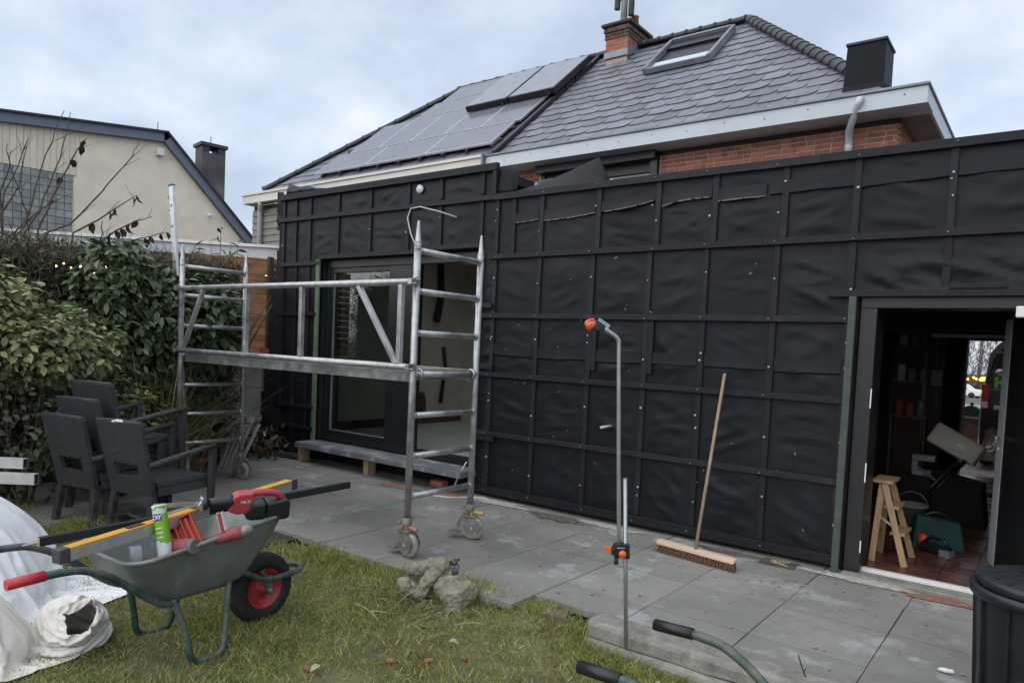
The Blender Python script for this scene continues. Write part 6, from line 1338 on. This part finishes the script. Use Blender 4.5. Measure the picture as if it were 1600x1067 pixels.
m = MB(); m.bar((.02, -.16, .28), (-.115, -.14, .36), .018, .004, (0, 1, 0)); m.build('spreader', ALUB, sl)
tb = thing('tool_bag', 'dark teal tool bag on the tiled floor behind the step ladder', 'tool bag', (-.74, 7.0, .012), rad(20))
m = MB(); m.hexa([(-.2, -.14, 0), (.2, -.14, 0), (.2, .14, 0), (-.2, .14, 0), (-.16, -.07, .27), (.17, -.06, .23), (.17, .07, .23), (-.16, .08, .27)]); m.build('body', mat('teal_fabric', (.012, .05, .055), .8, var=.3, bump=.3), tb, bevel=.02)
m = MB(); m.tube(bez((-.12, -.02, .25), (0, -.05, .36), (.12, -.02, .23), 8), .012, 8); m.build('handle', BPL, tb)
pd = thing('power_planer', 'black and orange power tool on the floor beside the tool bag', 'power tool', (-.70, 6.72, .012), rad(-25))
m = MB(); m.box(-.12, .12, -.04, .04, .02, .08); m.build('body', BPL, pd, bevel=.01); m = MB(); m.tube([(-.1, 0, .08), (-.05, 0, .13), (.06, 0, .13), (.1, 0, .08)], .015, 8); m.build('handle', BPL, pd); m = MB(); m.box(.05, .13, -.045, .045, .0, .06); m.build('foot', ZINC, pd, bevel=.004)
m = MB(); m.sphere((-.13, .03, .08), .05, (1, .8, 1.2), 10, 8); m.build('orange_cap', ORNG, pd)
cbx = thing('cardboard_box', 'long pale cardboard box tilted across the passage', 'box', (-.76, 8.2, .80)); cbx.rotation_euler = (rad(-8), rad(28), rad(4))
m = MB(); m.box(-.23, .23, -.06, .06, -.11, .11); m.build('box', CARD, cbx, bevel=.03); m = MB(); m.box(.02, .1, -.0625, -.0605, -.02, .02); m.build('label', WHT, cbx); m = MB(); m.box(.231, .25, -.05, .05, -.1, .1); m.build('end_flap', mat('dark_flap', (.12, .1, .09), .8), cbx)
m = MB(); m.hexa([(-.95, 8.05, 0), (-.45, 8.05, 0), (-.45, 8.5, 0), (-.95, 8.5, 0), (-.95, 8.05, .5), (-.5, 8.05, .42), (-.5, 8.5, .42), (-.95, 8.5, .5)]); tag(m.build('workbench', DARK, None, bevel=.01), 'dark low workbench carrying the pale cardboard box', 'workbench')
bl_ = crumple('plastic_bundle', 'clear plastic wrapped bundle behind the cardboard box', (-.42, 8.35, .78), (.17, .17, .2), 9.1, mat('plastic_wrap', (.36, .28, .23), .2, var=.4, scale=9, spec=.8)); bl_['category'] = 'bundle'
vm = thing('bench_vice', 'grey metal bench vice left of the cardboard box', 'vice', (-1.03, 8.0, .5))
m = MB(); m.box(-.06, .14, -.05, .05, .12, .18); m.box(-.06, .0, -.05, .05, .0, .12); m.build('jaw', ZINC, vm, bevel=.008); m = MB(); m.box(-.05, .11, -.06, .06, -.02, .03); m.tube([(.0, -.06, .06), (.16, -.08, -.05)], .012, 8); m.build('base', ZINC, vm, bevel=.006); m = MB(); m.box(-.12, .12, -.12, .12, -.5, -.02); m.build('stand', DARK, vm)
for i, lab in enumerate(('front one of the two black pipes sloping across the passage', 'rear one of the two black pipes sloping across the passage')):
    m = MB(); m.tube([(-1.16+.05*i, 7.9+.12*i, .04), (-.70+.05*i, 7.93+.12*i, .66)], .022, 10); o = m.build('black_pipe', BPL); tag(o, lab, 'pipe', 'pipes in the passage')
eb = thing('junction_box', 'grey electrical box with conduit on the dark passage wall', 'electric box', (-1.08, 9.3, 1.42))
m = MB(); m.box(-.055, .055, -.06, .0, -.09, .09); m.build('case', mat('dull_grey', (.2, .19, .18), .6), eb, bevel=.006); m = MB(); m.tube([(-.02, -.02, .09), (-.02, -.02, .55)], .012, 8); m.tube([(.0, -.02, -.09), (.01, -.02, -.4)], .008, 8); m.tube([(-.12, -.02, .3), (-.12, -.02, -.7)], .02, 8); m.build('conduit', mat('dull_grey', (.2, .19, .18)), eb)
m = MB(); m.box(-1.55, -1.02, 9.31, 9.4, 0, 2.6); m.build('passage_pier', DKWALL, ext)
sh = thing('tool_rack', 'dark shelf rack of tins on the pier deep in the passage', 'rack', (-1.5, 9.3, 0))
for z in (.95, 1.35, 1.75):
    m = MB(); m.box(0, .36, -.16, 0, z, z+.02); m.build('shelf', mat('dusty_board', (.16, .12, .09), .8), sh)
for x in (0, .34): m = MB(); m.box(x, x+.02, -.16, -.0, .0, .949); m.build('upright', mat('dusty_board', (.16, .12, .09), .8), sh)
for z, zn in ((.97, 'lowest'), (1.37, 'middle'), (1.77, 'top')):
    for k, kn in enumerate(('left', 'middle', 'right')):
        r_ = random.uniform(.04, .055); h_ = random.uniform(.1, .2); m = MB(); m.lathe([(.0001, 0), (r_, 0), (r_, h_), (r_*.9, h_+.01), (.0001, h_+.01)], 12); tag(m.build('tin', random.choice([ZINC, TERR, CARD, PANEL]), loc=(-1.43+.11*k, 9.22, z)), f'{kn} tin on the {zn} shelf of the passage rack', 'tin', 'tins on the passage rack')
m = MB(); m.bar((-1.25, 6.35, .012), (-1.52, 6.5, 1.7), .12, .022, (0, 1, 0)); tag(m.build('plank', mat('dusty_plank', (.18, .13, .09), .8)), 'pale plank leaning on the passage wall behind the step ladder', 'plank')
bk = thing('bucket', 'grey plastic bucket on the passage floor behind the step ladder', 'bucket', (-.98, 7.35, .012)); m = MB(); m.lathe([(.0001, 0), (.1, 0), (.13, .26), (.14, .26), (.14, .28), (.125, .28), (.1, .02)], 20); m.build('pail', PANEL, bk); m = MB(); m.tube(rot_arc((0, 0, .26), .13, 20, 160, 10), .004, 6); m.build('handle', ZINC, bk)
# ================================================================== STREET beyond the passage
m = MB(); m.add([(-6, 12.3, -.06), (6, 12.3, -.06), (6, 20, -.06), (-6, 20, -.06)], [(0, 1, 2, 3)]); m.add([(-6, 20, -.06), (6, 20, -.06), (2, 62, -1.0), (-14, 62, -1.0)], [(0, 1, 2, 3)]); struct(m.build('driveway', DRIVE))
m = MB(); m.add([(-80, 62, -1.0), (80, 62, -1.0), (80, 100, -1.6), (-80, 100, -1.6)], [(0, 1, 2, 3)]); struct(m.build('road', ROAD))
VANP = mat('van_black_paint', (.006, .006, .008), .18, var=.1, spec=.7)
va = thing('parked_van', 'black delivery van parked behind the far doorway with green and white lettering', 'van', (0, 13.56, -.06))
def vring(y, top, w_, inset): 
    return [(-w_, .35), (-w_-.01, .9), (-w_+.02, 1.35), (-w_+.07+inset, top-.25), (-w_+.2+inset, top-.05), (-w_+.42+inset, top), (w_-.42-inset, top), (w_-.2-inset, top-.05), (w_-.07-inset, top-.25), (w_-.02, 1.35), (w_+.01, .9), (w_, .35)]
rings_ = [(0, 2.02, .93, .03), (.12, 2.1, .96, .0), (3.3, 2.1, .96, 0), (3.9, 1.75, .95, .05), (4.3, 1.15, .93, .02), (4.75, 1.0, .88, .05), (4.9, .8, .8, .1)]
m = MB(); vs = []; 
for y, top, w_, ins in rings_:
    for x, z in vring(y, max(top, 1.0), w_, ins): vs.append((x, y, min(z, top)))
k = 12; fs = [(i*k+j, i*k+(j+1) % k, (i+1)*k+(j+1) % k, (i+1)*k+j) for i in range(len(rings_)-1) for j in range(k)]; fs += [tuple(range(k-1, -1, -1)), tuple((len(rings_)-1)*k+j for j in range(k))]
m.add(vs, fs); m.build('body', VANP, va, bevel=.03)
for sx in (-1, 1):
    m = MB(); m.box(sx*.90-.05, sx*.90+.05, -.03, .05, .98, 1.38); tl = m.build('tail_light', mat('tail_red', (.3, .01, .015), .2, spec=.8), va, bevel=.02)
    m = MB(); m.box(sx*.90-.04, sx*.90+.04, -.034, .0, 1.0, 1.10); m.build('lens', mat('lens_white', (.6, .5, .5), .2), tl)
    for y in (.8, 4.0):
        m = MB(); m.lathe([(.0001, -.1), (.24, -.1), (.32, -.09), (.34, 0), (.32, .09), (.24, .1), (.0001, .1)], 24, (sx*.86, y, .34), axis='X'); m.build('wheel', RUB, va)
    m = MB(); m.box(min(sx*.08, sx*.8), max(sx*.08, sx*.8), -.008, .006, 1.35 if 0 else 1.62, 1.9); m.build('rear_window', FRAMEB, va, bevel=.01)
m = MB(); m.box(-.85, .85, -.012, .004, 1.295, 1.31); m.box(-.80, -.1, -.012, .004, 1.875, 1.888); m.build('trim_strip', ZINC, va)
m = MB(); m.box(-.006, .006, -.006, .004, .6, 1.95); m.build('door_gap', DARK, va)
m = MB(); m.box(-.9, .9, -.08, .05, .4, .62); m.build('bumper', BPL, va, bevel=.02)
LGN = mat('lettering_green', (.12, .5, .04), .5)
m = MB()
for (a0, a1, b0, b1) in ((-.79, -.745, 1.325, 1.50), (-.69, -.645, 1.325, 1.50), (-.745, -.69, 1.39, 1.435)): m.box(a0, a1, -.014, -.009, b0, b1)
m.build('letter', LGN, va)
m = MB(); 
for (a, b_, r_) in ((-.74, 1.57, .055), (-.67, 1.58, .06), (-.60, 1.565, .05), (-.66, 1.635, .03)): m.lathe([(.0001, -.006), (r_, -.006), (r_, 0)], 20, (a, -.008-.0008*(a+.8), b_), axis='Y')
m.build('cloud_logo', WHT, va)
m = MB(); m.bar((-.78, -.0162, 1.54), (-.6, -.0162, 1.63), .016, .002, (0, 1, 0)); m.build('logo_stroke', DARK, va)
m = MB(); m.box(-.78, -.70, -.018, .0, .98, 1.05); m.build('badge', ALUB, va, bevel=.01)
pr_ = thing('gate_pier', 'brick pier with dark green pitched metal cap beyond the far doorway', 'gate pier', (-1.34, 17, -.06))
m = MB(); m.box(-.14, .14, -.14, .14, 0, .62); m.build('shaft', BRICKD, pr_); m = MB(); m.box(-.17, .17, -.17, .17, .62, .66); m.build('coping', PANEL, pr_)
m = MB(); m.prism([(-.16, .661), (.16, .661), (.16, .80), (.08, .86), (0, .88), (-.08, .86), (-.16, .80)], lambda a, z, t: (a, t, z), .14, -.14); m.build('cap', mat('dark_green_metal', (.012, .03, .022), .5), pr_); m = MB(); m.sphere((0, 0, .91), .035); m.build('finial', mat('dark_green_metal', (.012, .03, .022)), pr_)
ca = thing('parked_car', 'distant white car seen through the far doorway', 'car', (-8.2, 90, -1.44), rad(-15))
m = MB(); m.prism([(-2.1, .25), (2.1, .25), (2.15, .6), (2.0, .85), (1.1, .95), (.5, 1.42), (-1.0, 1.45), (-1.8, 1.0), (-2.15, .9)], lambda a, z, t: (a, t, z), .85, -.85); m.build('body', WHT, ca, bevel=.06)
m = MB(); m.prism([(1.0, .97), (.5, 1.36), (-.95, 1.38), (-1.55, 1.0)], lambda a, z, t: (a, t, z), .855, -.855); m.build('windows', FRAMEB, ca)
for x in (-1.3, 1.35):
    for sy in (-1, 1): m = MB(); m.lathe([(.0001, -.1), (.3, -.1), (.32, 0), (.3, .1), (.0001, .1)], 18, (x, sy*.8, .32), axis='Y'); m.build('wheel', RUB, ca)
hl = bpy.data.objects.new('street_hedge', None); COL.objects.link(hl); tag(hl, 'distant brown hedge strung with orange lights across the street', 'hedge'); hl.location = (-8, 101, -1.6)
twigs(hl, 5000, -12, 14, 0, 1.2, 0, 2.2, .6, [(.14, .12, .07), (.1, .09, .05)], (1, 1), .5, .04)
m = MB()
for i in range(60): m.sphere((-4+9*random.random(), -.3, 1.9+.35*random.random()), .13, (1, 1, 1), 6, 5)
stuff(m.build('string_lights', emit('orange_lights', (1, .45, .05), 3), hl))
for i in range(16):
    x = -22+2.6*i+random.uniform(-.6, .6); y = 112+random.uniform(-3, 8); h_ = random.uniform(13, 19); t = thing('bare_tree', 'bare grey winter tree beyond the street seen through the passage', 'tree', (x, y, -1.9), 0, 'bare trees beyond the street')
    m = MB(); m.tube([(0, 0, 0), (.2, 0, h_*.4), (0, .2, h_)], [.28, .2, .03], 7); m.build('trunk', mat('grey_bark', (.17, .15, .13), .9), t)
    n = 900; P = np.stack([RNG.normal(0, 1.6, n), RNG.normal(0, 1.6, n), RNG.uniform(.8, h_, n)], 1); T = unit(RNG.normal(size=(n, 3))*np.array([.7, .7, .3])+np.array([0, 0, 1.1])); S = unit(np.cross(T, RNG.normal(size=(n, 3)))); L_ = RNG.uniform(.8, 2.4, (n, 1)); V = np.stack([P-S*.05, P+S*.05, P+T*L_], 1); F = np.arange(n*3).reshape(n, 3)
    stuff(put('crown', np_mesh('crown', V.reshape(-1, 3), F, np.repeat(palette(n, [(.2, .18, .16), (.3, .27, .24), (.12, .1, .09)], (2, 1, 1)), 3, 0), DRYL), t))
